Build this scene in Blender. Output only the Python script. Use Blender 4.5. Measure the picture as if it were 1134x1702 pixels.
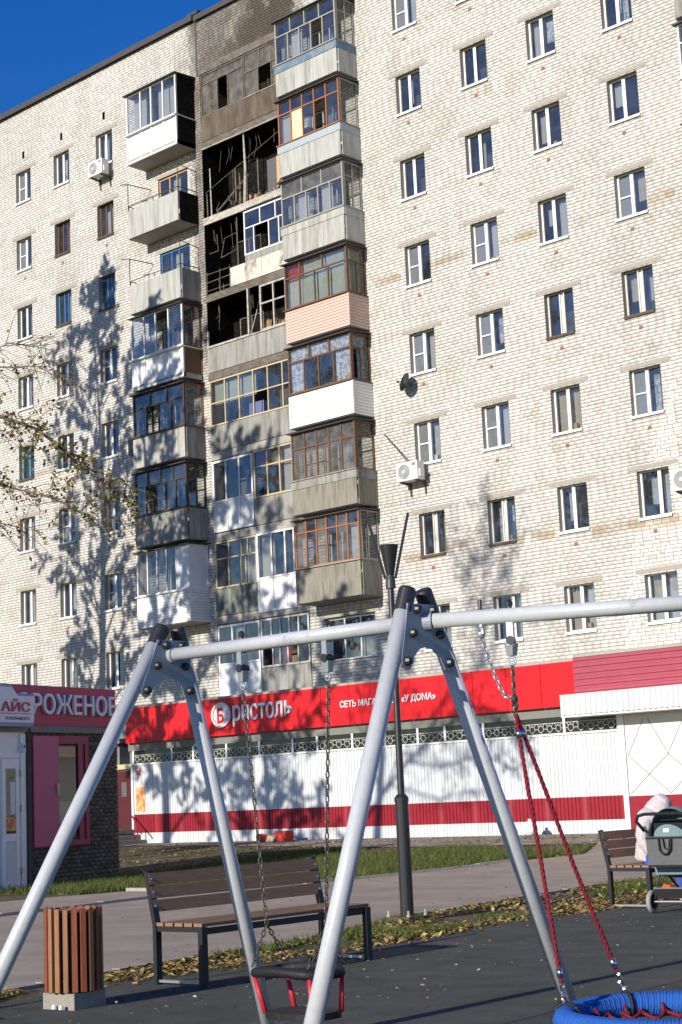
import bpy, math, random
import numpy as np
from mathutils import Vector, Matrix

for o in list(bpy.data.objects): bpy.data.objects.remove(o)
random.seed(7); rng = np.random.default_rng(7)
SC = bpy.context.scene; COL = SC.collection

# ------------------------------------------------------------------ camera
cd = bpy.data.cameras.new('camera'); cam = bpy.data.objects.new('camera', cd); COL.objects.link(cam)
cd.sensor_fit = 'VERTICAL'; cd.sensor_height = 36.0; cd.lens = 2722.9 / 1702 * 36.0
cd.clip_start = 0.1; cd.clip_end = 2000
yaw, pitch, roll = 0.7430, 0.1719, -0.0455
fw = Vector((-math.sin(yaw)*math.cos(pitch), math.cos(yaw)*math.cos(pitch), math.sin(pitch)))
rt = Vector((math.cos(yaw), math.sin(yaw), 0)); up = rt.cross(fw)
r2 = math.cos(roll)*rt + math.sin(roll)*up; u2 = -math.sin(roll)*rt + math.cos(roll)*up
cam.matrix_world = Matrix(((r2.x, u2.x, -fw.x, 31.1438), (r2.y, u2.y, -fw.y, -37.3502), (r2.z, u2.z, -fw.z, 1.4523), (0, 0, 0, 1)))
SC.camera = cam

# ------------------------------------------------------------------ world, sun, exposure
SUN_EL = math.radians(20.5)
SUN_DIR = Vector((-0.03, 1.0, 0)).normalized()*math.cos(SUN_EL) + Vector((0, 0, -math.sin(SUN_EL)))
W = bpy.data.worlds.new('World'); SC.world = W; W.use_nodes = True
nt = W.node_tree; sky = nt.nodes.new('ShaderNodeTexSky'); sky.sky_type = 'NISHITA'; sky.sun_disc = False
sky.sun_elevation = SUN_EL; sky.sun_rotation = math.radians(180 - 1.7)
sky.altitude = 100; sky.air_density = 1.0; sky.dust_density = 0.1; sky.ozone_density = 3.0
bg = nt.nodes['Background']; hs = nt.nodes.new('ShaderNodeHueSaturation'); hs.inputs['Saturation'].default_value = 1.38; hs.inputs['Hue'].default_value = 0.52
nt.links.new(sky.outputs[0], hs.inputs['Color']); nt.links.new(hs.outputs[0], bg.inputs[0]); bg.inputs[1].default_value = 0.115
sl = bpy.data.lights.new('sun', 'SUN'); sl.energy = 4.8; sl.angle = math.radians(0.55); sl.color = (1.0, 0.93, 0.82)
sun = bpy.data.objects.new('sun', sl); COL.objects.link(sun); sun.rotation_euler = SUN_DIR.to_track_quat('-Z', 'Y').to_euler()
sun.location = (28, -60, 40)
vs = SC.view_settings; vs.view_transform = 'Standard'; vs.look = 'None'; vs.exposure = 0.3; vs.gamma = 1.0; vs.use_curve_mapping = False

# ------------------------------------------------------------------ materials
MATS = {}
def mat(name, col, rough=0.7, var=0.0, scale=3.0, bump=0.0, bscale=60.0, metal=0.0, spec=0.5, attr=False, stretch=(1, 1, 1), col2=None, thr=None, trans=0.0):
    m = bpy.data.materials.new(name); MATS[name] = m; m.use_nodes = True
    n = m.node_tree; N = n.nodes; L = n.links; b = N['Principled BSDF']
    b.inputs['Roughness'].default_value = rough; b.inputs['Metallic'].default_value = metal
    b.inputs['Specular IOR Level'].default_value = spec
    tc = N.new('ShaderNodeTexCoord'); mp = N.new('ShaderNodeMapping'); mp.inputs['Scale'].default_value = stretch
    L.new(tc.outputs['Object'], mp.inputs[0])
    if attr:
        a = N.new('ShaderNodeAttribute'); a.attribute_name = 'col'; base = a.outputs['Color']
    else:
        c = N.new('ShaderNodeRGB'); c.outputs[0].default_value = (*col, 1); base = c.outputs[0]
    if col2:
        nz = N.new('ShaderNodeTexNoise'); nz.inputs['Scale'].default_value = scale; nz.inputs['Detail'].default_value = 6; nz.inputs['Roughness'].default_value = 0.65
        L.new(mp.outputs[0], nz.inputs['Vector'])
        rp = N.new('ShaderNodeValToRGB'); t = thr or (0.42, 0.62)
        rp.color_ramp.elements[0].position = t[0]; rp.color_ramp.elements[1].position = t[1]
        L.new(nz.outputs[0], rp.inputs[0])
        mx = N.new('ShaderNodeMix'); mx.data_type = 'RGBA'; L.new(rp.outputs[0], mx.inputs[0])
        L.new(base, mx.inputs[6]); mx.inputs[7].default_value = (*col2, 1); base = mx.outputs[2]
    if var:
        nz = N.new('ShaderNodeTexNoise'); nz.inputs['Scale'].default_value = scale*2.3; nz.inputs['Detail'].default_value = 8; nz.inputs['Roughness'].default_value = 0.7
        L.new(mp.outputs[0], nz.inputs['Vector'])
        mr = N.new('ShaderNodeMapRange'); mr.inputs[1].default_value = 0.25; mr.inputs[2].default_value = 0.75
        mr.inputs[3].default_value = 1-var; mr.inputs[4].default_value = 1+var*0.6
        L.new(nz.outputs[0], mr.inputs[0])
        vm = N.new('ShaderNodeVectorMath'); vm.operation = 'SCALE'; L.new(base, vm.inputs[0]); L.new(mr.outputs[0], vm.inputs['Scale']); base = vm.outputs[0]
    L.new(base, b.inputs['Base Color'])
    if bump:
        nb = N.new('ShaderNodeTexNoise'); nb.inputs['Scale'].default_value = bscale; nb.inputs['Detail'].default_value = 5
        L.new(mp.outputs[0], nb.inputs['Vector'])
        bm = N.new('ShaderNodeBump'); bm.inputs['Strength'].default_value = bump; bm.inputs['Distance'].default_value = 0.02
        L.new(nb.outputs[0], bm.inputs['Height']); L.new(bm.outputs[0], b.inputs['Normal'])
    if trans:
        tr = N.new('ShaderNodeBsdfTranslucent'); L.new(base, tr.inputs[0]); ms = N.new('ShaderNodeMixShader'); ms.inputs[0].default_value = trans
        L.new(b.outputs[0], ms.inputs[1]); L.new(tr.outputs[0], ms.inputs[2]); L.new(ms.outputs[0], N['Material Output'].inputs[0])
    return m
def glassmat(name, tint=(0.75, 0.8, 0.85), ior=2.5, rough=0.01, dirt_haze=0.0, dcol=(0.42, 0.41, 0.38)):
    m = bpy.data.materials.new(name); MATS[name] = m; m.use_nodes = True; n = m.node_tree; N = n.nodes; L = n.links
    N.remove(N['Principled BSDF']); g = N.new('ShaderNodeBsdfGlossy'); g.inputs['Roughness'].default_value = rough
    t = N.new('ShaderNodeBsdfTransparent'); t.inputs[0].default_value = (*tint, 1)
    f = N.new('ShaderNodeFresnel'); f.inputs['IOR'].default_value = ior
    x = N.new('ShaderNodeMixShader'); L.new(f.outputs[0], x.inputs[0]); L.new(t.outputs[0], x.inputs[1]); L.new(g.outputs[0], x.inputs[2])
    out = x.outputs[0]
    nz = N.new('ShaderNodeTexNoise'); nz.inputs['Scale'].default_value = 1.3; tc = N.new('ShaderNodeTexCoord'); L.new(tc.outputs['Object'], nz.inputs['Vector'])
    bm = N.new('ShaderNodeBump'); bm.inputs['Strength'].default_value = 0.06; bm.inputs['Distance'].default_value = 0.05; L.new(nz.outputs[0], bm.inputs['Height']); L.new(bm.outputs[0], g.inputs['Normal'])
    if dirt_haze:
        d = N.new('ShaderNodeBsdfDiffuse'); d.inputs[0].default_value = (*dcol, 1)
        n2 = N.new('ShaderNodeTexNoise'); n2.inputs['Scale'].default_value = 3; n2.inputs['Detail'].default_value = 6; L.new(tc.outputs['Object'], n2.inputs['Vector'])
        mr = N.new('ShaderNodeMapRange'); mr.inputs[1].default_value = 0.3; mr.inputs[2].default_value = 0.7; mr.inputs[3].default_value = dirt_haze*0.5; mr.inputs[4].default_value = dirt_haze*1.5; L.new(n2.outputs[0], mr.inputs[0])
        y = N.new('ShaderNodeMixShader'); L.new(mr.outputs[0], y.inputs[0]); L.new(out, y.inputs[1]); L.new(d.outputs[0], y.inputs[2]); out = y.outputs[0]
    L.new(out, N['Material Output'].inputs[0]); return m

mat('brick', (0.6, 0.55, 0.45), 0.85, 0.10, 6, 0.25, 90, attr=True, spec=0.2)
mat('mortar', (0.33, 0.315, 0.285), 0.95, 0.3, 4, spec=0.1)
mat('mortar_sooty', (0.11, 0.09, 0.07), 0.95, 0.4, 3, spec=0.1)
mat('concrete', (0.38, 0.36, 0.32), 0.9, 0.22, 3, 0.3, 40, spec=0.2)
mat('concrete_dark', (0.25, 0.235, 0.21), 0.9, 0.3, 4, 0.3, 40, spec=0.2)
mat('lintel', (0.36, 0.33, 0.28), 0.9, 0.15, 5, 0.2, 60, spec=0.2)
mat('panel_white', (0.44, 0.44, 0.405), 0.8, 0.28, 1.6, stretch=(3.5, 3, 0.3), col2=(0.26, 0.25, 0.21), thr=(0.48, 0.72), spec=0.25)
mat('panel_grey', (0.33, 0.33, 0.305), 0.8, 0.3, 1.6, stretch=(3, 3, 0.35), col2=(0.19, 0.18, 0.15), thr=(0.42, 0.68), spec=0.25)
mat('panel_weathered', (0.27, 0.255, 0.21), 0.85, 0.3, 2.0, stretch=(3, 3, 0.4), col2=(0.16, 0.14, 0.11), thr=(0.45, 0.7), spec=0.2)
mat('panel_green', (0.24, 0.27, 0.23), 0.8, 0.3, 2.0, stretch=(2, 2, 0.6), col2=(0.12, 0.13, 0.11), spec=0.3)
mat('panel_sooty', (0.165, 0.13, 0.10), 0.9, 0.4, 0.9, stretch=(1.8, 1, 0.5), col2=(0.06, 0.048, 0.038), thr=(0.4, 0.68), spec=0.15)
mat('panel_scorched', (0.62, 0.58, 0.5), 0.9, 0.2, 1.0, stretch=(1.2, 1, 0.8), col2=(0.09, 0.075, 0.06), thr=(0.52, 0.66), spec=0.15)
mat('panel_blue_grey', (0.36, 0.42, 0.44), 0.75, 0.2, 3, spec=0.3)
mat('panel_blue', (0.11, 0.19, 0.29), 0.75, 0.3, 2.5, col2=(0.22, 0.25, 0.27), spec=0.3)
mat('siding_pink', (0.60, 0.43, 0.36), 0.6, 0.06, 4, spec=0.3)
mat('siding_white', (0.78, 0.77, 0.73), 0.5, 0.05, 4, spec=0.3)
mat('pvc', (0.77, 0.77, 0.76), 0.35, 0.08, 3, spec=0.4)
mat('wood_white', (0.62, 0.60, 0.55), 0.6, 0.2, 8, stretch=(3, 3, 0.5), spec=0.3)
mat('wood_brown', (0.17, 0.085, 0.045), 0.6, 0.35, 8, stretch=(3, 3, 0.4), spec=0.3)
mat('wood_rust', (0.36, 0.14, 0.06), 0.6, 0.35, 8, stretch=(3, 3, 0.4), spec=0.3)
mat('wood_dark', (0.07, 0.055, 0.045), 0.6, 0.3, 8, spec=0.3)
mat('wood_grey', (0.36, 0.34, 0.30), 0.7, 0.3, 8, stretch=(3, 3, 0.4), spec=0.2)
mat('wood_blue', (0.05, 0.20, 0.42), 0.5, 0.2, 8, spec=0.3)
mat('wood_cyan', (0.15, 0.45, 0.48), 0.5, 0.2, 8, spec=0.3)
mat('wood_cream', (0.55, 0.45, 0.28), 0.6, 0.2, 8, spec=0.3)
mat('wood_tan', (0.55, 0.36, 0.18), 0.6, 0.25, 8, spec=0.3)
mat('char', (0.010, 0.009, 0.008), 0.95, 0.5, 4, 1.0, 12, col2=(0.030, 0.025, 0.02), thr=(0.5, 0.7), spec=0.1)
mat('ash', (0.22, 0.19, 0.16), 0.95, 0.5, 2.5, 0.8, 25, stretch=(1, 1, 3), col2=(0.07, 0.06, 0.05), thr=(0.35, 0.8), spec=0.1)
mat('ash_light', (0.52, 0.48, 0.42), 0.95, 0.4, 3, 0.8, 25, stretch=(1, 1, 2), col2=(0.14, 0.12, 0.10), thr=(0.45, 0.8), spec=0.1)
mat('burnt_brick', (0.42, 0.26, 0.16), 0.95, 0.4, 9, col2=(0.06, 0.04, 0.03), thr=(0.45, 0.6), spec=0.1)
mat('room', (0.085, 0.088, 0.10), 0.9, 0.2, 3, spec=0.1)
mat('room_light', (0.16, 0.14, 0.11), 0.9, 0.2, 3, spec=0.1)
mat('curtain', (0.62, 0.63, 0.62), 0.9, 0.05, 5, spec=0.1, trans=0.25)
mat('curtain_beige', (0.58, 0.53, 0.43), 0.9, 0.06, 5, spec=0.1, trans=0.2)
mat('curtain_green', (0.50, 0.54, 0.45), 0.9, 0.1, 5, spec=0.1, trans=0.2)
mat('curtain_red', (0.45, 0.06, 0.09), 0.9, 0.2, 5, spec=0.1)
mat('lace', (0.62, 0.63, 0.64), 0.9, 0.1, 9, col2=(0.24, 0.27, 0.33), thr=(0.45, 0.58), spec=0.1)
mat('net', (0.30, 0.30, 0.29), 0.9, 0.05, 5, spec=0.1)
mat('yellow_reflection', (0.75, 0.62, 0.38), 0.7, 0.08, 3, spec=0.2)
mat('flashing', (0.06, 0.055, 0.06), 0.6, 0.3, 4, spec=0.4)
mat('metal_dark', (0.035, 0.035, 0.038), 0.45, 0.15, 9, spec=0.5)
mat('metal_rust', (0.11, 0.075, 0.055), 0.7, 0.3, 9, spec=0.3)
mat('metal_grey', (0.42, 0.43, 0.44), 0.4, 0.1, 9, metal=0.7)
mat('chrome', (0.72, 0.72, 0.72), 0.18, 0.05, 9, metal=1.0)
mat('vent_red', (0.28, 0.13, 0.09), 0.9, 0.2, 9, spec=0.2)
mat('sat_dish', (0.07, 0.07, 0.075), 0.55, 0.2, 9, spec=0.3)
mat('ac_white', (0.70, 0.70, 0.66), 0.45, 0.06, 6, spec=0.4)
mat('ac_grey', (0.22, 0.22, 0.22), 0.6, 0.1, 6, spec=0.3)
mat('roofing', (0.08, 0.08, 0.085), 0.9, 0.2, 1, spec=0.2)
glassmat('glass', (0.78, 0.81, 0.85), 2.4, 0.01, 0.06, (0.38, 0.42, 0.50)); glassmat('glass_dirty', (0.62, 0.64, 0.62), 1.7, 0.03, 0.22); glassmat('glass_sooty', (0.30, 0.28, 0.25), 1.5, 0.1, 0.5, (0.23, 0.21, 0.18))  # plain glass: bluish film puts reflected sky brightness into the colour
glassmat('glass_plain', (0.85, 0.88, 0.88), 1.6, 0.01)
# shop, kiosk
mat('sign_red', (0.66, 0.012, 0.018), 0.42, 0.05, 1.2, spec=0.35)
mat('sheet_white', (0.585, 0.605, 0.615), 0.42, 0.10, 1.2, spec=0.4, stretch=(1.5, 1, 0.4), col2=(0.50, 0.50, 0.485), thr=(0.52, 0.8))
mat('sheet_red', (0.27, 0.014, 0.026), 0.45, 0.22, 1.5, spec=0.35)
mat('sheet_pink', (0.36, 0.072, 0.10), 0.5, 0.12, 1.5, spec=0.3)
mat('plaster_white', (0.64, 0.625, 0.58), 0.85, 0.08, 2, 0.4, 25, spec=0.2)
mat('letter_white', (0.72, 0.72, 0.74), 0.4, 0.02, 2, spec=0.4)
mat('dark_glass', (0.02, 0.022, 0.022), 0.15, 0.2, 3, spec=0.5)
mat('lattice', (0.50, 0.50, 0.44), 0.6, 0.15, 6, spec=0.3)
mat('soffit', (0.20, 0.20, 0.185), 0.8, 0.1, 3, spec=0.2)
mat('door_maroon', (0.085, 0.012, 0.016), 0.5, 0.15, 3, spec=0.4)
mat('poster', (0.62, 0.16, 0.08), 0.5, 0.25, 7, col2=(0.75, 0.45, 0.14), thr=(0.45, 0.55), spec=0.3)
mat('poster_red', (0.6, 0.08, 0.09), 0.5, 0.1, 7, col2=(0.7, 0.65, 0.62), thr=(0.5, 0.56), spec=0.3)
mat('paper', (0.7, 0.7, 0.68), 0.8, 0.05, 7, spec=0.2)
mat('pink_paint', (0.48, 0.10, 0.20), 0.5, 0.06, 2, spec=0.35)
mat('pink_deep', (0.27, 0.018, 0.065), 0.45, 0.08, 2, spec=0.35)
mat('sign_crimson', (0.40, 0.022, 0.085), 0.45, 0.06, 2, spec=0.35)
mat('kiosk_brick', (0.16, 0.13, 0.105), 0.95, 0.4, 12, 1.0, 40, attr=True, spec=0.15)
mat('kiosk_wall', (0.10, 0.085, 0.07), 0.95, 0.2, 5, spec=0.1)
mat('sign_blue', (0.22, 0.26, 0.48), 0.4, 0.05, 3, spec=0.4)
mat('sign_pale', (0.70, 0.71, 0.76), 0.4, 0.03, 3, spec=0.4)
mat('letter_red', (0.50, 0.02, 0.06), 0.4, 0.03, 3, spec=0.4)
mat('letter_dark', (0.10, 0.09, 0.12), 0.5, 0.03, 3, spec=0.3)
# ground, street furniture
mat('ground', (0.15, 0.115, 0.075), 0.95, 0.35, 1.2, 0.8, 18, col2=(0.07, 0.08, 0.03), thr=(0.45, 0.6), spec=0.1)
mat('asphalt', (0.40, 0.325, 0.255), 0.92, 0.22, 0.7, 0.5, 120, col2=(0.325, 0.27, 0.215), thr=(0.4, 0.62), spec=0.2)
mat('pavement', (0.30, 0.27, 0.225), 0.92, 0.22, 1.4, 0.5, 50, col2=(0.20, 0.165, 0.12), thr=(0.45, 0.65), spec=0.2)
mat('rubber', (0.099, 0.102, 0.091), 0.95, 0.30, 1.1, 1.0, 160, col2=(0.132, 0.128, 0.116), thr=(0.42, 0.72), spec=0.15)
mat('kerb', (0.36, 0.33, 0.29), 0.9, 0.25, 5, 0.4, 50, spec=0.2)
mat('leaf', (0.3, 0.2, 0.08), 0.8, 0, attr=True, spec=0.2, trans=0.12)
mat('glint', (0.5, 0.5, 0.5), 0.9)
mat('grass', (0.1, 0.15, 0.04), 0.8, 0, attr=True, spec=0.15, trans=0.2)
mat('bark', (0.13, 0.10, 0.075), 0.95, 0.4, 10, 0.8, 50, spec=0.1)
mat('twig', (0.20, 0.15, 0.12), 0.9, 0.2, 10, spec=0.1)
mat('slat_brown', (0.27, 0.155, 0.092), 0.6, 0.35, 3, 0.3, 60, stretch=(9, 1, 9), spec=0.35)
mat('frame_black', (0.016, 0.016, 0.018), 0.5, 0.2, 9, spec=0.4)
mat('bin_a', (0.26, 0.075, 0.032), 0.6, 0.35, 3, 0.3, 60, stretch=(9, 9, 0.8), spec=0.3)
mat('bin_b', (0.29, 0.14, 0.065), 0.6, 0.35, 3, 0.3, 60, stretch=(9, 9, 0.8), spec=0.3)
mat('bin_c', (0.24, 0.115, 0.055), 0.6, 0.35, 3, 0.3, 60, stretch=(9, 9, 0.8), spec=0.3)
mat('bin_concrete', (0.30, 0.27, 0.235), 0.95, 0.2, 7, 0.6, 60, spec=0.2)
mat('pole_black', (0.018, 0.019, 0.022), 0.38, 0.15, 7, spec=0.5)
mat('lens', (0.10, 0.10, 0.11), 0.35, 0.05, 5, spec=0.5)
mat('swing_grey', (0.45, 0.465, 0.48), 0.36, 0.10, 9, 0.06, 40, col2=(0.33, 0.33, 0.33), thr=(0.62, 0.72), spec=0.45)
mat('swing_plate', (0.30, 0.33, 0.37), 0.5, 0.08, 4, spec=0.4)
mat('cap_black', (0.022, 0.021, 0.026), 0.42, 0.3, 14, spec=0.5)
mat('chain', (0.10, 0.09, 0.075), 0.45, 0.3, 30, metal=0.6)
mat('rubber_black', (0.014, 0.014, 0.015), 0.6, 0.2, 20, 0.3, 60, spec=0.35)
mat('bar_red', (0.50, 0.02, 0.035), 0.45, 0.1, 8, spec=0.35)
mat('rope_red', (0.19, 0.015, 0.025), 0.8, 0.3, 30, spec=0.2)
mat('rope_blue', (0.022, 0.105, 0.40), 0.8, 0.25, 25, spec=0.2)
mat('jacket', (0.52, 0.46, 0.46), 0.9, 0.12, 8, 1.0, 14, spec=0.15)
mat('jeans', (0.05, 0.09, 0.30), 0.85, 0.25, 10, 0.4, 60, spec=0.15)
mat('skin', (0.55, 0.34, 0.26), 0.6, 0.05, 8, spec=0.3)
mat('hair', (0.05, 0.03, 0.02), 0.6, 0.2, 20, spec=0.3)
mat('shoe', (0.04, 0.04, 0.045), 0.6, 0.1, 9, spec=0.3)
mat('fabric_teal', (0.17, 0.25, 0.26), 0.9, 0.12, 8, 0.5, 40, spec=0.15)
mat('fabric_grey', (0.12, 0.12, 0.122), 0.9, 0.15, 8, 0.5, 40, spec=0.15)
mat('fabric_black', (0.02, 0.02, 0.022), 0.85, 0.1, 8, spec=0.2)
mat('tyre', (0.30, 0.29, 0.28), 0.8, 0.2, 15, spec=0.2)
mat('bag_blue', (0.03, 0.06, 0.55), 0.5, 0.2, 12, spec=0.3)
mat('fabric_orange', (0.55, 0.10, 0.03), 0.8, 0.1, 9, spec=0.2)
mat('litter_red', (0.55, 0.05, 0.04), 0.6, 0.2, 9, spec=0.3)

# ------------------------------------------------------------------ mesh helpers
class MB:
    def __init__(s): s.v = []; s.f = []; s.c = None
    def quad(s, a, b, c, d):
        k = len(s.v); s.v += [tuple(a), tuple(b), tuple(c), tuple(d)]; s.f.append((k, k+1, k+2, k+3)); return s
    def hexa(s, p):
        k = len(s.v); s.v += [tuple(q) for q in p]
        s.f += [tuple(k+i for i in q) for q in ((0, 3, 2, 1), (4, 5, 6, 7), (0, 1, 5, 4), (1, 2, 6, 5), (2, 3, 7, 6), (3, 0, 4, 7))]; return s
    def box(s, x0, x1, y0, y1, z0, z1):
        return s.hexa([(x0, y0, z0), (x1, y0, z0), (x1, y1, z0), (x0, y1, z0), (x0, y0, z1), (x1, y0, z1), (x1, y1, z1), (x0, y1, z1)])
    def bar(s, a, b, w, h, upv=(0, 0, 1)):
        a = Vector(a); b = Vector(b); d = (b-a).normalized(); u = Vector(upv)
        if abs(d.dot(u)) > 0.98: u = Vector((1, 0, 0))
        x = d.cross(u).normalized()*w/2; y = x.cross(d).normalized()*h/2
        return s.hexa([a-x-y, a+x-y, a+x+y, a-x+y, b-x-y, b+x-y, b+x+y, b-x+y])
    def tube(s, pts, r, n=8, cap=True):
        pts = [Vector(p) for p in pts]; m = len(pts)
        if not hasattr(r, '__len__'): r = [r]*m
        t = (pts[1]-pts[0]).normalized(); x = t.orthogonal().normalized(); k = len(s.v)
        for i, p in enumerate(pts):
            if i == 0: tt = (pts[1]-pts[0])
            elif i == m-1: tt = (pts[-1]-pts[-2])
            else: tt = (pts[i+1]-pts[i]).normalized()+(pts[i]-pts[i-1]).normalized()
            if tt.length < 1e-9: tt = t
            tt.normalize(); x = (x-tt*x.dot(tt))
            if x.length < 1e-6: x = tt.orthogonal()
            x.normalize(); y = tt.cross(x)
            for j in range(n):
                a = 2*math.pi*j/n; s.v.append(tuple(p+(x*math.cos(a)+y*math.sin(a))*r[i]))
        for i in range(m-1):
            for j in range(n):
                j2 = (j+1) % n; s.f.append((k+i*n+j, k+i*n+j2, k+(i+1)*n+j2, k+(i+1)*n+j))
        if cap and n > 2:
            s.f.append(tuple(k+j for j in range(n))[::-1]); s.f.append(tuple(k+(m-1)*n+j for j in range(n)))
        return s
    def ring(s, c, ax, R, r, n=24, m=8, Rb=None):
        c = Vector(c); ax = Vector(ax).normalized(); x = ax.orthogonal().normalized(); y = ax.cross(x); k = len(s.v)
        for i in range(n):
            a = 2*math.pi*i/n; d = x*math.cos(a)+y*math.sin(a)
            for j in range(m):
                b = 2*math.pi*j/m; s.v.append(tuple(c+d*(R+r*math.cos(b))+ax*(r*math.sin(b))))
        for i in range(n):
            for j in range(m):
                s.f.append((k+i*m+j, k+((i+1) % n)*m+j, k+((i+1) % n)*m+(j+1) % m, k+i*m+(j+1) % m))
        return s
    def lathe(s, c, prof, n=16, ax=(0, 0, 1)):
        c = Vector(c); ax = Vector(ax).normalized(); x = ax.orthogonal().normalized(); y = ax.cross(x); k = len(s.v); m = len(prof)
        for rr, h in prof:
            for j in range(n):
                a = 2*math.pi*j/n; s.v.append(tuple(c+ax*h+(x*math.cos(a)+y*math.sin(a))*rr))
        for i in range(m-1):
            for j in range(n):
                j2 = (j+1) % n; s.f.append((k+i*n+j, k+i*n+j2, k+(i+1)*n+j2, k+(i+1)*n+j))
        if prof[0][0] > 1e-4: s.f.append(tuple(k+j for j in range(n))[::-1])
        if prof[-1][0] > 1e-4: s.f.append(tuple(k+(m-1)*n+j for j in range(n)))
        return s
    def prism(s, poly, O, U, V, N, t):
        # polygon (u,v) in plane O,U,V extruded by t along N
        O = Vector(O); U = Vector(U); V = Vector(V); N = Vector(N); k = len(s.v); n = len(poly)
        for q in (0, t): s.v += [tuple(O+U*a+V*b+N*q) for a, b in poly]
        s.f.append(tuple(k+i for i in range(n))[::-1]); s.f.append(tuple(k+n+i for i in range(n)))
        for i in range(n): s.f.append((k+i, k+(i+1) % n, k+n+(i+1) % n, k+n+i))
        return s
    def build(s, name, m, parent=None, smooth=False, **kw):
        me = bpy.data.meshes.new(name); me.from_pydata(s.v, [], s.f); me.materials.append(MATS[m])
        if smooth: me.polygons.foreach_set('use_smooth', [True]*len(me.polygons))
        if s.c is not None: setcol(me, s.c)
        me.update(); return link(name, me, parent, **kw)
def setcol(me, c):
    a = me.color_attributes.new('col', 'FLOAT_COLOR', 'POINT'); c = np.asarray(c, np.float32)
    if c.shape[1] == 3: c = np.concatenate([c, np.ones((len(c), 1), np.float32)], 1)
    a.data.foreach_set('color', c.ravel())
def link(name, me, parent=None, label=None, cat=None, group=None, kind=None):
    o = bpy.data.objects.new(name, me); COL.objects.link(o)
    if parent is not None: o.parent = parent
    return tag(o, label, cat, group, kind)
def tag(o, label=None, cat=None, group=None, kind=None):
    if label: o['label'] = label
    if cat: o['category'] = cat
    if group: o['group'] = group
    if kind: o['kind'] = kind
    return o
def thing(name, loc, label, cat, group=None, rz=0):
    o = bpy.data.objects.new(name, None); COL.objects.link(o); o.location = loc; o.rotation_euler = (0, 0, rz); o.empty_display_size = 0.2
    return tag(o, label, cat, group)
def copy_tree(o, parent=None):
    c = o.copy(); COL.objects.link(c); c.parent = parent
    for ch in o.children: copy_tree(ch, c)
    return c
def npmesh(name, v, f, m, col=None, parent=None, smooth=False, **kw):
    # v (n,3); f (k,q) equal-size polygons
    me = bpy.data.meshes.new(name); v = np.asarray(v, np.float32); f = np.asarray(f, np.int32); q = f.shape[1]
    me.vertices.add(len(v)); me.vertices.foreach_set('co', v.ravel()); me.loops.add(f.size); me.loops.foreach_set('vertex_index', f.ravel())
    me.polygons.add(len(f)); me.polygons.foreach_set('loop_start', np.arange(0, f.size, q, dtype=np.int32))
    me.update(calc_edges=True); me.materials.append(MATS[m])
    if smooth: me.polygons.foreach_set('use_smooth', [True]*len(f))
    if col is not None: setcol(me, col)
    return link(name, me, parent, **kw)
class Plane:
    # a vertical face: O origin, U along, N outward
    def __init__(s, O, U, N): s.O = Vector(O); s.U = Vector(U).normalized(); s.N = Vector(N).normalized()
    def p(s, u, w, n=0): return s.O+s.U*u+Vector((0, 0, 1))*w+s.N*n
    def box(s, mb, u0, u1, w0, w1, n0, n1):
        return mb.hexa([s.p(u0, w0, n1), s.p(u1, w0, n1), s.p(u1, w0, n0), s.p(u0, w0, n0), s.p(u0, w1, n1), s.p(u1, w1, n1), s.p(u1, w1, n0), s.p(u0, w1, n0)])
def text_on(pl, body, u0, w0, width, height, m, parent, name='letters', n0=0.0, depth=0.04, bold=0.0, shear=0.0, xstretch=True):
    cu = bpy.data.curves.new('t', 'FONT'); cu.body = body; cu.size = 1.0; cu.extrude = 0.5; cu.offset = bold; cu.shear = shear; cu.resolution_u = 4
    o = bpy.data.objects.new('t', cu); COL.objects.link(o); bpy.context.view_layer.update()
    me = bpy.data.meshes.new_from_object(o.evaluated_get(bpy.context.evaluated_depsgraph_get())); bpy.data.objects.remove(o)
    v = np.zeros(len(me.vertices)*3); me.vertices.foreach_get('co', v); v = v.reshape(-1, 3); mn = v.min(0); mx = v.max(0); sz = mx-mn
    k = height/sz[1]; kx = width/sz[0] if xstretch else k
    out = [pl.p(u0+(a-mn[0])*kx, w0+(b-mn[1])*k, n0+(c-mn[2])/sz[2]*depth) for a, b, c in v]
    me.vertices.foreach_set('co', np.array([tuple(q) for q in out], np.float32).ravel()); me.materials.clear(); me.materials.append(MATS[m]); me.name = name; me.update()
    return link(name, me, parent)

def skinned(name, verts, edges, radii, m, parent, levels=2, root=0, folds=0.0, **kw):
    me = bpy.data.meshes.new(name); me.from_pydata(verts, edges, []); o = bpy.data.objects.new(name, me); COL.objects.link(o)
    md = o.modifiers.new('skin', 'SKIN'); md.use_smooth_shade = True
    sv = me.skin_vertices[0].data
    for i, r in enumerate(radii): sv[i].radius = r if hasattr(r, '__len__') else (r, r)
    for i in range(len(verts)): sv[i].use_root = (i == root)
    sb = o.modifiers.new('sub', 'SUBSURF'); sb.levels = levels; sb.render_levels = levels
    bpy.context.view_layer.update()
    m2 = bpy.data.meshes.new_from_object(o.evaluated_get(bpy.context.evaluated_depsgraph_get())); bpy.data.objects.remove(o)
    if folds:
        nn_ = [v.normal.copy() for v in m2.vertices]
        for v, q in zip(m2.vertices, nn_):
            c = v.co; w = math.sin(c.z*62+c.x*21+3*math.sin(c.y*17))*math.sin(c.y*31+c.x*26+c.z*9); v.co = c+q*folds*w
    m2.materials.clear(); m2.materials.append(MATS[m]); m2.polygons.foreach_set('use_smooth', [True]*len(m2.polygons)); m2.name = name
    return link(name, m2, parent, **kw)

def gr(x, y):
    t = min(max((y+16)/12, 0), 1); return 0.3*t*t*(3-2*t)
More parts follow.
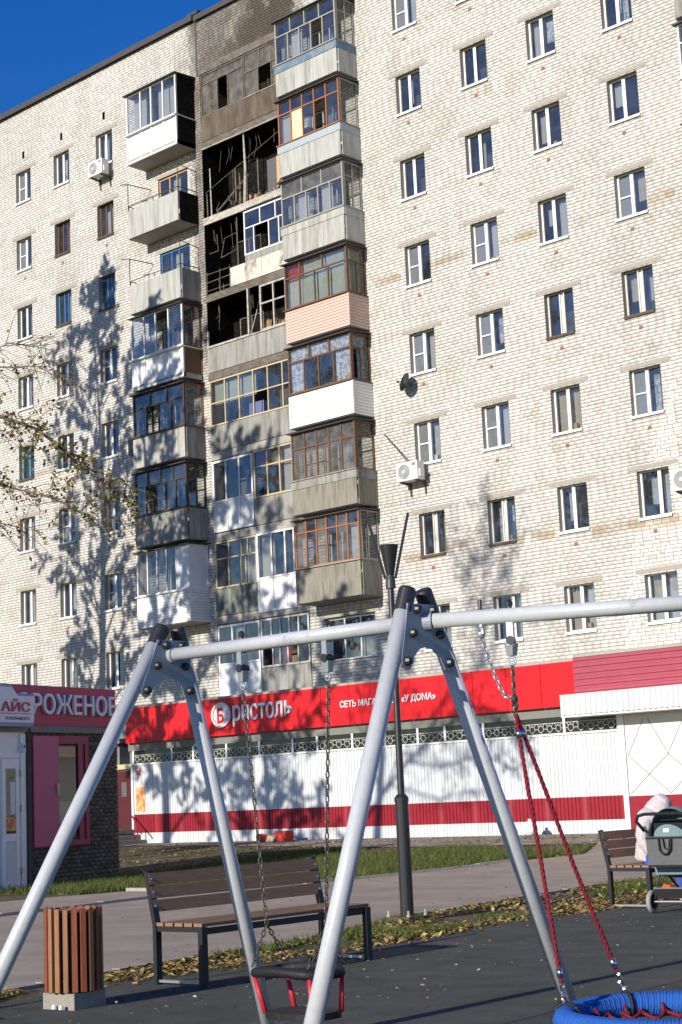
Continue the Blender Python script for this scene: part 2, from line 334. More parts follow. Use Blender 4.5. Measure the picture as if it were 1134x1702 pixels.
# ------------------------------------------------------------------ ground
def sheet(name, rows, m, dz, **kw):
    # rows: list of (y, xa, xb); follows the gentle rise towards the shop
    mb = MB(); n = 10; out = []
    R = []
    for i in range(len(rows)-1):
        (y0, a0, b0), (y1, a1, b1) = rows[i], rows[i+1]; k = max(1, int(abs(y1-y0)/1.0))
        for j in range(k): t = j/k; R.append((y0+(y1-y0)*t, a0+(a1-a0)*t, b0+(b1-b0)*t))
    R.append(rows[-1])
    for y, a, b in R:
        for i in range(n+1): x = a+(b-a)*i/n; mb.v.append((x, y, gr(x, y)+dz))
    for j in range(len(R)-1):
        for i in range(n): k = j*(n+1)+i; mb.f.append((k, k+1, k+n+2, k+n+1))
    return mb.build(name, m, None, True, kind='structure', **kw)
gy = [-400, -120, -60] + list(np.arange(-45, -2, 1.0)) + [0, 10, 60, 400]
sheet('ground', [(y, -400, 400) for y in gy], 'ground', 0.0)
near = [(-60, 24), (-45, 22.2), (-31, 19.98), (-28.75, 19.53), (-24.95, 18.9), (-22.6, 18.05), (-19.1, 17.4), (-15.9, 17.05), (-12, 16.9), (-7.5, 16.8)]
far = [(-60, 15), (-45, 13.5), (-31, 12.2), (-23.4, 11.5), (-20.2, 10.9), (-15.6, 11.2), (-11.8, 11.8), (-10.4, 12.4), (-8.2, 11.2)]
def itp(tab, y): return float(np.interp(y, [a for a, b in tab], [b for a, b in tab]))
ys = sorted(set([a for a, b in near]+[a for a, b in far])); ys = [y for y in ys if y <= -8.2]
sheet('path', [(y, itp(far, y), itp(near, y)) for y in ys]+[(-8.0, 11.0, 16.8)], 'asphalt', 0.012)
sheet('pavement', [(-8.0, 5.0, 30), (-6.0, -4, 30), (-4.05, -14, 30)], 'pavement', 0.016)
sheet('pavement.001', [(-34, 9.0, 12.2), (-24, 8.6, 11.2), (-20.4, 8.2, 10.6), (-18.6, 8.6, 10.5)], 'asphalt', 0.008)
redge = [(-60, 22), (-40, 20.9), (-29.7, 20.36), (-28.5, 20.18), (-26.5, 20.22), (-24.9, 20.25), (-23.6, 20.0), (-22.6, 19.8), (-21.6, 20.0), (-19.6, 20.1), (-14, 20.4), (-6, 21)]
sheet('playground_surface', [(y, x, x+60) for y, x in redge], 'rubber', 0.02)
def kerb(name, pts, w, h, dz=0.0):
    # separate kerb stones, children of the first
    root = None; acc = []
    for i in range(len(pts)-1):
        a = Vector(pts[i]); b = Vector(pts[i+1]); L = (b-a).length; k = max(1, round(L/1.0))
        for j in range(k): acc.append((a.lerp(b, j/k), a.lerp(b, (j+1)/k)))
    mb0 = MB(); e = bpy.data.objects.new(name, None); COL.objects.link(e); tag(e, kind='structure')
    for p, q in acc:
        d = (q-p).normalized()*0.008; p2 = p+d; q2 = q-d; z = random.uniform(-0.008, 0.008); mb = MB()
        mb.bar((p2.x, p2.y, gr(*p2[:2])+dz+h/2-0.1+z), (q2.x, q2.y, gr(*q2[:2])+dz+h/2-0.1+z), w, h+0.2).build('kerb_stone', 'kerb', e)
kerb('kerb', [(x+0.04, y, 0) for y, x in near if -46 < y <= -7], 0.09, 0.035)
kerb('kerb.001', [(x-0.06, y, 0) for y, x in far if -46 < y <= -11], 0.13, 0.05)
kerb('kerb.002', [(8.5, -18.6, 0), (10.7, -18.55, 0)], 0.12, 0.06)

# leaf litter, grass (stuff)
def leaves(name, n, sampler, size, palette, label, flat=0.5):
    P = np.array([sampler() for _ in range(n)]); a = rng.uniform(0, 2*np.pi, n); s = size*rng.uniform(0.6, 1.4, n)
    tx = rng.normal(0, flat, n); ty = rng.normal(0, flat, n)
    u = np.stack([np.cos(a), np.sin(a), tx*0.6], 1)*s[:, None]; w = np.stack([-np.sin(a), np.cos(a), ty*0.6], 1)*s[:, None]*0.62
    c = P+np.array([0, 0, 1])*rng.uniform(0.008, 0.035, n)[:, None]+np.array([0, 0, 1])*(np.abs(tx)*0.3*s)[:, None]
    up_ = np.array([0, 0, 1])*(s*0.22)[:, None]
    V = np.stack([c-u, c-w*0.9+up_, c+u, c+w*0.9+up_], 1).reshape(-1, 3); k = np.arange(n)[:, None]*4
    F = np.concatenate([k+np.array([[0, 1, 2]]), k+np.array([[0, 2, 3]])])
    pal = np.array(palette); pc = pal[rng.integers(0, len(pal), n)]*rng.uniform(0.6, 1.3, n)[:, None]
    npmesh(name, V, F, 'leaf', np.repeat(pc, 4, 0), label=label, cat='leaves', kind='stuff')
AUT = [(0.36, 0.24, 0.09), (0.42, 0.29, 0.12), (0.28, 0.16, 0.06), (0.22, 0.12, 0.05), (0.46, 0.36, 0.18), (0.40, 0.33, 0.10), (0.18, 0.10, 0.05), (0.14, 0.17, 0.05)]
def s_strip():
    while True:
        y = rng.uniform(-33, -12); a = itp(near, y)+0.1; b = itp(redge, y)+0.12*rng.normal(); x = rng.uniform(a, max(b, a+0.1))
        dens = 0.4+0.7*math.sin(y*1.3+x*2.1)*math.sin(x*1.7-y*0.6)+0.35*math.sin(y*3.7+1)*math.sin(x*5.3)
        if rng.uniform() < dens+0.2*(x-a)/(b-a+0.1): return (x, y, gr(x, y))
leaves('fallen_leaves', 13500, s_strip, 0.032, AUT, 'brown and yellow autumn leaves lying between path and playground')
def s_rub(): y = rng.uniform(-33, -12); x = 20.3+abs(rng.normal(0, 2.6)); return (x, y, 0.016)
leaves('scattered_leaves', 800, s_rub, 0.018, [(0.45, 0.36, 0.22), (0.5, 0.45, 0.36), (0.4, 0.25, 0.1), (0.5, 0.42, 0.12), (0.25, 0.14, 0.07)], 'small dry leaves scattered over the dark rubber playground surface', 0.3)
def s_far():
    y = rng.uniform(-18.5, -5); x = rng.uniform(-6, itp(far, min(y, -8.2))+0.2); return (x, y, gr(x, y))
leaves('lawn_leaves', 3500, s_far, 0.04, AUT, 'fallen leaves lying on the far grass before the shop')
def s_path(): y = rng.uniform(-32, -9); t = rng.uniform(0, 1)**3; x = itp(near, y)*(1-t)+itp(far, y)*t-0.1; return (x, y, gr(x, y)+0.012)
leaves('path_leaves', 140, s_path, 0.03, AUT, 'a few dry leaves lying on the asphalt path', 0.3)
def grass(name, n, sampler, hgt, cols, label):
    P = np.array([sampler() for _ in range(n)]); a = rng.uniform(0, 2*np.pi, n); h = hgt*rng.uniform(0.4, 1.4, n); w = rng.uniform(0.004, 0.011, n)
    d = np.stack([np.cos(a), np.sin(a), 0*a], 1); ln = rng.normal(0, 0.55, (n, 2)); tip = np.stack([ln[:, 0]*h, ln[:, 1]*h, h], 1)
    V = np.stack([P-d*w[:, None], P+d*w[:, None], P+tip], 1).reshape(-1, 3); F = np.arange(n*3).reshape(-1, 3)
    pal = np.array(cols); pc = pal[rng.integers(0, len(pal), n)]*rng.uniform(0.6, 1.4, n)[:, None]
    npmesh(name, V, F, 'grass', np.repeat(pc, 3, 0), label=label, cat='grass', kind='stuff')
GR = [(0.07, 0.11, 0.025), (0.10, 0.14, 0.03), (0.14, 0.16, 0.05), (0.17, 0.15, 0.06), (0.06, 0.09, 0.02)]
def g_strip():
    while True:
        y = rng.uniform(-33, -12); a = itp(near, y)+0.1; b = itp(redge, y)-0.1; x = rng.uniform(a, b)
        if math.sin(y*2.1+x)*math.sin(x*3.1-y*0.9)+math.sin(y*0.8+2) > 0.1+0.7*(x-a)/(b-a): return (x, y, gr(x, y))
grass('strip_grass', 16000, g_strip, 0.075, GR, 'patchy green grass growing along the near path edge')
def g_far():
    while True:
        y = rng.uniform(-19.5, -7.6); x = rng.uniform(2.0, itp(far, min(y, -8.2))-0.05)
        if (x-5.4954)*0.9683+(y+19.1067)*0.2498 < 0.05: continue
        if y > -9.2+0.6*math.sin(x*1.7): continue
        if y < -18.6 and x > 8.3: continue
        if rng.uniform() < 0.75+0.5*math.sin(x*1.3+y)*math.sin(y*1.1): return (x, y, gr(x, y))
grass('lawn_grass', 60000, g_far, 0.13, GR, 'green lawn grass between the kiosk, the path and the shop')
# ------------------------------------------------------------------ apartment building
B = thing('apartment_building', (0, 0, 0), 'pale brick nine-storey apartment building with burnt out loggias', 'building')
def Fl(f): return 7.58+2.8*(f-3)
def sill(f): return 2.8*f
XL, XR, ZT = -25.0, 17.0, 29.15
WC = {'K': -19.95, 'L': -17.5, 'M': -14.9, 'A': 0.0, 'B': 2.6, 'C': 5.08, 'D': 7.7}
WW = {'K': 0.955, 'L': 0.955, 'M': 0.955, 'A': 0.985, 'B': 0.985, 'C': 0.985, 'D': 0.985}
HW = 1.34
LX0, LX1 = -9.03, -4.72           # loggia opening
LB = (-12.03, -9.33); RB = (-4.36, -1.61); EB = (10.55, 13.3)   # balcony columns
holes = []
for c in WC:
    for f in range(2, 10): holes.append((WC[c], WC[c]+WW[c], sill(f), sill(f)+HW))
holes.append((LX0, LX1, 4.5, Fl(9)+2.52))
for x0, x1 in (LB, RB):
    for f in range(3, 10): holes.append((x0+0.62, x0+2.2, Fl(f)+0.72, Fl(f)+2.12))
holes.append((-4.1, -1.95, 5.62, 6.98))
vents = []
for c in 'KLM': vents.append((WC[c]+0.32+0.1, WC[c]+0.46+0.1, 27.02, 27.32))
holes += vents
# mortar backing, with the openings cut out
xs = sorted(set([XL, XR]+[h[0] for h in holes]+[h[1] for h in holes])); zs = sorted(set([0.0, ZT]+[h[2] for h in holes]+[h[3] for h in holes]))
mb = MB()
def inhole(x, z): return any(h[0] < x < h[1] and h[2] < z < h[3] for h in holes)
for i in range(len(zs)-1):
    j = 0
    while j < len(xs)-1:
        zc = (zs[i]+zs[i+1])/2
        if inhole((xs[j]+xs[j+1])/2, zc): j += 1; continue
        k = j
        while k < len(xs)-1 and not inhole((xs[k]+xs[k+1])/2, zc): k += 1
        mb.quad((xs[j], 0.014, zs[i]), (xs[k], 0.014, zs[i]), (xs[k], 0.014, zs[i+1]), (xs[j], 0.014, zs[i+1])); j = k
wall = mb.build('wall', 'mortar', B)
MB().box(XL, XR, 1.35, 12, 0, ZT).build('building_core', 'concrete_dark', B)
mb = MB(); mb.box(XL-0.02, XL, 0.02, 12, 0, ZT); mb.box(XR, XR+0.02, 0.02, 12, 0, ZT); mb.build('end_wall', 'mortar', B)
# bricks
rects = []
for j in range(6, 291):
    z0 = j*0.1; zc = z0+0.05
    hs = sorted([(h[0], h[1]) for h in holes if h[2] < zc < h[3]])
    xa = XL if z0 < 4.4 else XL; xb = -8.0 if z0 < 4.3 else XR
    blk = j//3; off = (0.13 if (blk*7+j//5) % 2 else 0.0)+((blk*37) % 5)*0.012
    x = xa-off; k = 0
    while x < xb:
        w = 0.26
        if (k*13+j*29+(k*j) % 11) % 17 == 0: w = 0.13
        a, b = max(x, xa), min(x+w, xb); x += w; k += 1
        segs = [(a, b)]
        for h0, h1 in hs:
            ns = []
            for s0, s1 in segs:
                if h1 <= s0 or h0 >= s1: ns.append((s0, s1)); continue
                if s0 < h0: ns.append((s0, h0))
                if s1 > h1: ns.append((h1, s1))
            segs = ns
        for s0, s1 in segs:
            if s1-s0 > 0.035: rects.append((s0, s1, z0))
rects = np.array(rects); n = len(rects); g = 0.0085
x0 = rects[:, 0]+g; x1 = rects[:, 1]-g; z0 = rects[:, 2]+g+rng.normal(0, 0.0012, n); z1 = rects[:, 2]+0.1-g*0.9+rng.normal(0, 0.0012, n)
yf = rng.normal(0, 0.0022, n); yb = np.full(n, 0.02)
xc = (x0+x1)/2; zc = (z0+z1)/2
base = np.array([0.665, 0.642, 0.592])
colr = base*(1+rng.normal(0, 0.035, (n, 1)))
pk = rng.uniform(0, 1, n); colr[pk < 0.12] *= np.array([1.0, 0.93, 0.90]); colr[pk > 0.93] *= 0.86
def vn(x, z, s, seed):
    r = np.random.default_rng(seed).uniform(0, 1, (64, 64)); X = x/s; Z = z/s; i = np.floor(X).astype(int); j = np.floor(Z).astype(int); u = X-i; v = Z-j; u = u*u*(3-2*u); v = v*v*(3-2*v)
    G = lambda a, b: r[a % 64, b % 64]
    return (G(i, j)*(1-u)+G(i+1, j)*u)*(1-v)+(G(i, j+1)*(1-u)+G(i+1, j+1)*u)*v
colr *= (0.93+0.14*vn(xc, zc, 2.4, 1))[:, None]
def soften(v): return np.clip(v, 0, 1)
# soot above and beside the burnt loggias
nz = vn(xc, zc, 0.8, 2)*0.5+vn(xc, zc, 0.3, 3)*0.5
s1 = soften((xc+9.6)/0.7)*soften((-3.6-xc)/0.9)*soften((zc-26.6)/0.4)*(0.80+0.2*soften((29.6-zc)/2.0))*soften(0.72+0.5*nz)*(0.78+0.22*soften((xc+9.0)/3.0))
s2 = soften((xc+9.75)/0.4)*soften((-8.9-xc)/0.12)*soften((zc-15.2)/2.0)*soften(0.45+0.7*nz)*0.8
s3 = soften(1-np.abs(xc+9.7)/0.9)*soften(1-np.abs(zc-27.6)/1.2)*nz*0.9
s4 = soften((xc+6.6)/1.2)*soften((-4.2-xc)/0.5)*soften((zc-27.0)/0.3)*soften(0.3+nz)*0.7
so = np.clip(np.maximum.reduce([s1*1.0, s2*1.0, s3*0.9])+0.45*s4, 0, 0.95)[:, None]
colr = colr*(1-so)+np.array([0.07, 0.053, 0.038])*so
# tan mortar smears along the floor lines and grimy streaks
tan = np.array([0.43, 0.34, 0.22])
for a, b, z, h in ((-1.35, -0.2, 17.25, .16), (1.0, 2.55, 17.26, .13), (3.6, 5.0, 17.24, .16), (8.75, 9.6, 17.1, .2), (6.9, 7.6, 17.15, .06), (-0.7, 0.9, 8.42, .15), (0.95, 2.5, 8.6, .12), (3.5, 4.95, 8.42, .14), (6.1, 10.2, 8.3, .2), (-16.4, -15.2, 14.05, .12), (-19, -17.6, 14.1, .1), (-16.5, -15, 22.6, .05)):
    m_ = soften((xc-a)/0.15)*soften((b-xc)/0.15)*soften(1.3-np.abs(zc-z)/h)*soften(vn(xc, zc, 0.4, 9)*1.6-0.05); colr = colr*(1-m_[:, None]*0.9)+tan*m_[:, None]*0.9
st = np.clip(vn(xc*4, zc*0.5, 1.3, 5)-0.70, 0, 1)*0.5; colr *= (1-st)[:, None]
for c in WC:
    for f in range(2, 10):  # rain streaks below the sills
        for xe in (WC[c]-.02, WC[c]+WW[c]+.02):
            q = np.clip(1-np.abs(xc-xe)/.16, 0, 1)*np.clip((sill(f)-zc)/.05, 0, 1)*np.clip(1-(sill(f)-zc)/random.uniform(.5, 1.3), 0, 1)*random.uniform(0, .30); colr *= (1-q)[:, None]
patch = np.clip(vn(xc, zc, .9, 41)*vn(xc, zc, .35, 42)*2.2-.95, 0, .35); colr = colr*(1-patch[:, None])+np.array([.47, .42, .34])*patch[:, None]
dr = np.clip(1-np.abs(zc-np.round((zc-7.4)/2.8)*2.8-7.4)/.09, 0, 1)*vn(xc, zc, .7, 43)*.22; colr *= (1-dr)[:, None]
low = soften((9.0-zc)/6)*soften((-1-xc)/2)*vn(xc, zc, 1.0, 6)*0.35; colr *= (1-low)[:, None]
# the 300 largest in view are single bricks, the rest one mass
cpos = np.array([31.14, -37.35, 1.45]); dist = np.sqrt((xc-cpos[0])**2+cpos[1]**2+(zc-cpos[2])**2)
cand = np.where((xc < 9.35-0.045*(zc-5)) & (zc > 4.75) & (x1-x0 > 0.22))[0]; pick = set(cand[np.argsort(dist[cand])[:300]].tolist())
rest = np.array([i for i in range(n) if i not in pick])
def brickverts(i): 
    return np.stack([np.stack(q, -1) for q in ((x0[i], yf[i], z0[i]), (x1[i], yf[i], z0[i]), (x1[i], yf[i], z1[i]), (x0[i], yf[i], z1[i]), (x0[i], yb[i], z0[i]), (x1[i], yb[i], z0[i]), (x1[i], yb[i], z1[i]), (x0[i], yb[i], z1[i]))], 1)
V = brickverts(rest).reshape(-1, 3); k = np.arange(len(rest))[:, None]*8
F = np.concatenate([k+np.array([q]) for q in ((0, 1, 2, 3), (1, 5, 6, 2), (0, 3, 7, 4), (3, 2, 6, 7), (0, 4, 5, 1))])
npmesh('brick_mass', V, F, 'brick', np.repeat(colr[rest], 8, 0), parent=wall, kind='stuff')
protos = {}
for i in sorted(pick):
    cq = tuple(np.round(colr[i]*18)/18); w = round(float(x1[i]-x0[i]), 2)
    if (cq, w) not in protos:
        m1 = MB(); m1.box(-w/2, w/2, 0, 0.02, 0, 0.083); m1.c = [colr[i]]*8; o = m1.build('brick', 'brick', wall); protos[(cq, w)] = o
    else: o = protos[(cq, w)].copy(); COL.objects.link(o)
    o.location = (xc[i], yf[i], z0[i])
MB().quad((-9.12, .0105, 27.19), (-4.0, .0105, 27.19), (-4.0, .0105, 29.14), (-9.12, .0105, 29.14)).build('sooty_mortar', 'mortar_sooty', wall)
MB().quad((-9.32, .0105, 15.5), (-9.04, .0105, 15.5), (-9.04, .0105, 27.0), (-9.32, .0105, 27.0)).build('sooty_mortar', 'mortar_sooty', wall)
# roof edge
mb = MB(); mb.box(XL, -9.2, -0.16, 0.35, ZT, ZT+0.10); mb.box(XL, -9.2, -0.16, -0.13, ZT-0.12, ZT); mb.build('roof_flashing', 'flashing', B)
mb = MB(); mb.box(-9.16, XR, -0.12, 0.35, ZT-0.06, ZT+0.04); mb.box(-9.16, XR, -0.12, -0.09, ZT-0.16, ZT-0.06); mb.build('roof_flashing', 'flashing', B)
mb = MB(); mb.box(-9.5, -8.95, -0.10, 0.5, ZT+0.1, ZT+0.22); mb.build('parapet_cap', 'flashing', B)
MB().box(XL, XR, 0.35, 12, ZT-0.4, ZT-0.05).build('roof', 'roofing', B)
for x in (-22.4, -18.4): MB().lathe((x, 0.5, ZT), [(0.09, 0), (0.09, 0.28), (0.15, 0.3), (0.15, 0.36), (0.02, 0.42)], 10).build('roof_vent', 'flashing', B)
# shadow-gap strings of the parapet and the vertical joint between the two halves
MB().box(-9.19, -9.12, -0.012, 0.03, 26.9, ZT-0.13).build('joint_strip', 'flashing', B)
for v in vents: MB().box(v[0], v[1], 0.10, 0.12, v[2], v[3]).build('attic_vent', 'char', B)
random.seed(3)
for c in 'ABCDKLM':
    for f in range(3, 10):
        if c in 'ABCD' or random.random() < 0.6:
            x = WC[c]+0.43+random.uniform(-.05, .05); z = sill(f)-0.42
            MB().box(x, x+0.12, -0.006, 0.02, z, z+0.10).build('wall_vent', 'vent_red', B)

def curtain(pl, u0, u1, w0, w1, nn, m, parent, amp=0.025, per=0.12, name='curtain'):
    k = max(6, int((u1-u0)/per*4)); mb = MB(); ph = random.uniform(0, 6)
    for i in range(k+1):
        u = u0+(u1-u0)*i/k; d = nn+amp*math.sin(i/k*(u1-u0)/per*6.28+ph)
        mb.v += [tuple(pl.p(u, w0, d)), tuple(pl.p(u+0.01*math.sin(i*1.7), w1, d*0.7+nn*0.3))]
    for i in range(k): a = i*2; mb.f.append((a, a+2, a+3, a+1))
    return mb.build(name, m, parent, True)
def pane(pl, u0, u1, w0, w1, nn, m, parent, tilt=0.004):
    t = [random.uniform(-tilt, tilt) for _ in range(2)]
    mb = MB(); mb.quad(pl.p(u0, w0, nn+t[0]), pl.p(u1, w0, nn+t[1]), pl.p(u1, w1, nn+t[1]+t[0]*.5), pl.p(u0, w1, nn+t[0]*1.5)); return mb.build('pane', m, parent)
def glazing(part, pl, W_, H_, rows, fm, fw=0.05, fd=0.06, name='glazing_frame', gm='glass', cur=-0.14):
    # rows from the top: (height share, [column shares], codes); codes: g glass, o open, c white curtain, e beige, n green, r red, l lace, d dirty, s sooty, y yellow reflection painted as a flat board, p panel, t net, k black
    fr = MB(); pl.box(fr, 0, fw, 0, H_, 0, fd); pl.box(fr, W_-fw, W_, 0, H_, 0, fd); pl.box(fr, fw, W_-fw, 0, fw, 0.004, fd-0.004); pl.box(fr, fw, W_-fw, H_-fw, H_, 0.004, fd-0.004)
    tot = sum(r[0] for r in rows); z = H_-fw; ih = H_-2*fw
    for ri, (h, cols, codes) in enumerate(rows):
        zb = z-ih*h/tot
        if ri < len(rows)-1: pl.box(fr, fw, W_-fw, zb-fw*0.4, zb+fw*0.4, 0.006, fd-0.006)
        wa = zb+(fw*0.4 if ri < len(rows)-1 else 0); wb = z-(fw*0.4 if ri else 0)
        ct = sum(cols); u = fw; iw = W_-2*fw
        for ci, cw in enumerate(cols):
            ub = u+iw*cw/ct
            if ci < len(cols)-1: pl.box(fr, ub-fw*0.42, ub+fw*0.42, wa, wb, 0.002, fd-0.002)
            ua = u+(fw*0.42 if ci else 0); uc = ub-(fw*0.42 if ci < len(cols)-1 else 0); cde = codes[ci % len(codes)]
            if cde in 'gcenrlt': pane(pl, ua, uc, wa, wb, fd*0.4, gm, part)
            if cde == 'd': pane(pl, ua, uc, wa, wb, fd*0.4, 'glass_dirty', part)
            if cde == 's': pane(pl, ua, uc, wa, wb, fd*0.4, 'glass_sooty', part)
            if cde == 'y': mb = MB(); pl.box(mb, ua, uc, wa, wb, 0.01, 0.02); mb.build('board', 'yellow_reflection', part)  # opaque pane coloured like a warm reflection
            if cde == 'p': mb = MB(); pl.box(mb, ua, uc, wa, wb, 0.012, 0.022); mb.build('panel', fm, part)
            cm = {'c': 'curtain', 'e': 'curtain_beige', 'n': 'curtain_green', 'r': 'curtain_red', 'l': 'lace', 't': 'net'}.get(cde)
            if cm: curtain(pl, ua-0.01, uc+0.01, wa-0.03, wb+0.02, cur if cde != 't' else fd*0.2, cm, part, amp=0.025 if cde != 't' else 0.001)
            u = ub
        z = zb
    return fr.build(name, fm, part)
FRONT = lambda x, y, z: Plane((x, y, z), (1, 0, 0), (0, -1, 0))
SIDE = lambda x, y, z: Plane((x, y, z), (0, 1, 0), (1, 0, 0))
STY = {  # frame material, rows
 'P2': ('pvc', [(1, [0.46, 0.54], 'gg')]), 'Pc': ('pvc', [(1, [0.46, 0.54], 'gc')]), 'Pcc': ('pvc', [(1, [0.46, 0.54], 'cg')]), 'Pee': ('pvc', [(1, [0.5, 0.5], 'ee')]), 'Pec': ('pvc', [(1, [0.5, 0.5], 'ec')]),
 'N2': ('pvc', None), 'Nc': ('pvc', None), 'P1': ('pvc', [(1, [0.62, 0.38], 'gc')]), 'W': ('wood_white', [(1, [0.42, 0.16, 0.42], 'gpg')]), 'Br': ('wood_brown', [(1, [0.4, 0.6], 'cg')]), 'Brc': ('wood_brown', [(1, [0.34, 0.33, 0.33], 'gec')]),
 'Bl': ('wood_blue', [(1, [0.36, 0.28, 0.36], 'gcg')]), 'Cy': ('wood_cyan', [(1, [0.5, 0.5], 'gg')])}
def window(c, f, sty):
    x = WC[c]; w = WW[c]; z = sill(f); y = 0.16
    fm, rows = STY[sty]
    e = MB(); e.quad((x, 0.0, z), (x, 0.21, z), (x, 0.21, z+HW), (x, 0.0, z+HW)); e.quad((x+w, 0.0, z), (x+w, 0.0, z+HW), (x+w, 0.21, z+HW), (x+w, 0.21, z))
    e.quad((x, 0.0, z+HW), (x, 0.21, z+HW), (x+w, 0.21, z+HW), (x+w, 0.0, z+HW)); e.quad((x, 0, z), (x+w, 0, z), (x+w, 0.21, z), (x, 0.21, z))
    win = e.build('window', 'lintel', B)
    MB().box(x-0.27, x+w+0.30, -0.013, 0.022, z+HW+0.004, z+HW+0.125).build('lintel', 'lintel', win)
    s = MB(); s.box(x-0.035 if fm == 'pvc' else x, x+w+0.035 if fm == 'pvc' else x+w, -0.055, 0.155, z+0.003, z+0.03); s.box(x-0.03 if fm == 'pvc' else x+0.004, x+w+0.03 if fm == 'pvc' else x+w-0.004, -0.058, -0.05, z-0.045, z+0.003); s.build('window_sill', 'pvc' if fm == 'pvc' else 'metal_rust', win)
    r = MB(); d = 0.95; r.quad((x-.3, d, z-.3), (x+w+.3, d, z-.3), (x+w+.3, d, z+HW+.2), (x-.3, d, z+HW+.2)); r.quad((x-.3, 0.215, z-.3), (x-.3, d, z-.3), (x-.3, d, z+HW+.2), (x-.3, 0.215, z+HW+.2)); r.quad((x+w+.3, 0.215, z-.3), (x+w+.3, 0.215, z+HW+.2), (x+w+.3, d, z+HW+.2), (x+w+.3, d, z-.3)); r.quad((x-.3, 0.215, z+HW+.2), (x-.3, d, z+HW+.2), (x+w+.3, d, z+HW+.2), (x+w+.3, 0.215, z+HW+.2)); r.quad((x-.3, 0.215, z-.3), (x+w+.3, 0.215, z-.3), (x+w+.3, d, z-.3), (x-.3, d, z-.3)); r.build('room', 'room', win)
    pl = FRONT(x+0.005, 0.215, z+0.03); W_ = w-0.01; H_ = HW-0.035
    if sty in ('N2', 'Nc'):
        # left casement with mid rail and insect net, right casement plain
        a = W_*0.47; q = Plane(pl.p(0, 0), pl.U, pl.N); glazing(win, q, a, H_, [(0.52, [1], 't'), (0.48, [1], 't')], fm, 0.05, 0.065, 'casement')
        q2 = Plane(pl.p(a+0.003, 0), pl.U, pl.N); glazing(win, q2, W_-a-0.003, H_, [(1, [1], 'g' if sty == 'N2' else 'c')], fm, 0.05, 0.06, 'casement')
    else:
        glazing(win, pl, W_, H_, rows, fm, 0.055 if fm == 'pvc' else 0.05, 0.06, 'casement')
        if fm == 'pvc':  # inner sash lines
            ct = rows[0][1]; u = W_*ct[0]; s = MB()
            pl.box(s, u-0.055, u+0.055, 0.05, H_-0.05, 0.062, 0.07); s.build('meeting_rail', fm, win)
    for a_, b_ in ((.05, .44), (.52, .95)):
        if random.random() < 0.6:
            w_ = random.choice([.35, .5, .75, 1.0])*(b_-a_); l_ = random.random() < .5; u0_ = a_ if l_ else b_-w_
            curtain(pl, W_*u0_, W_*(u0_+w_), 0.04 if random.random() < .6 else H_*random.uniform(.2, .5), H_*random.uniform(.85, .97), -random.uniform(.12, .3), random.choice(['curtain', 'curtain', 'lace', 'curtain_beige']), win, per=random.uniform(.07, .15))
    if random.random() < .35: MB().box(x+w*.55, x+w*.55+.12, .24, .34, z+.04, z+.04+random.uniform(.12, .3)).build('sill_pot', random.choice(['wood_tan', 'curtain_green', 'paper']), win)
    return win
styles = {
 'A': {9: 'Nc', 8: 'P2', 7: 'P2', 6: 'N2', 5: 'Nc', 4: 'Nc', 3: 'W', 2: 'P2'}, 'B': {9: 'P2', 8: 'P2', 7: 'P2', 6: 'Nc', 5: 'N2', 4: 'Nc', 3: 'W', 2: 'P1'},
 'C': {9: 'P2', 8: 'Pcc', 7: 'P2', 6: 'P2', 5: 'W', 4: 'Pee', 3: 'P2', 2: 'Pec'}, 'D': {9: 'P2', 8: 'P2', 7: 'P2', 6: 'N2', 5: 'W', 4: 'N2', 3: 'P1', 2: 'Pec'},
 'K': {9: 'Nc', 8: 'N2', 7: 'P2', 6: 'Pcc', 5: 'Cy', 4: 'Pec', 3: 'Pec', 2: 'Pec'}, 'L': {9: 'P2', 8: 'Brc', 7: 'Bl', 6: 'Pee', 5: 'P2', 4: 'N2', 3: 'P2', 2: 'Pec'},
 'M': {9: 'Pcc', 8: 'Brc', 7: 'Bl', 6: 'N2', 5: 'P2', 4: 'P2', 3: 'N2', 2: 'P2'}}
random.seed(11)
for c in styles:
    for f in styles[c]: window(c, f, styles[c][f])

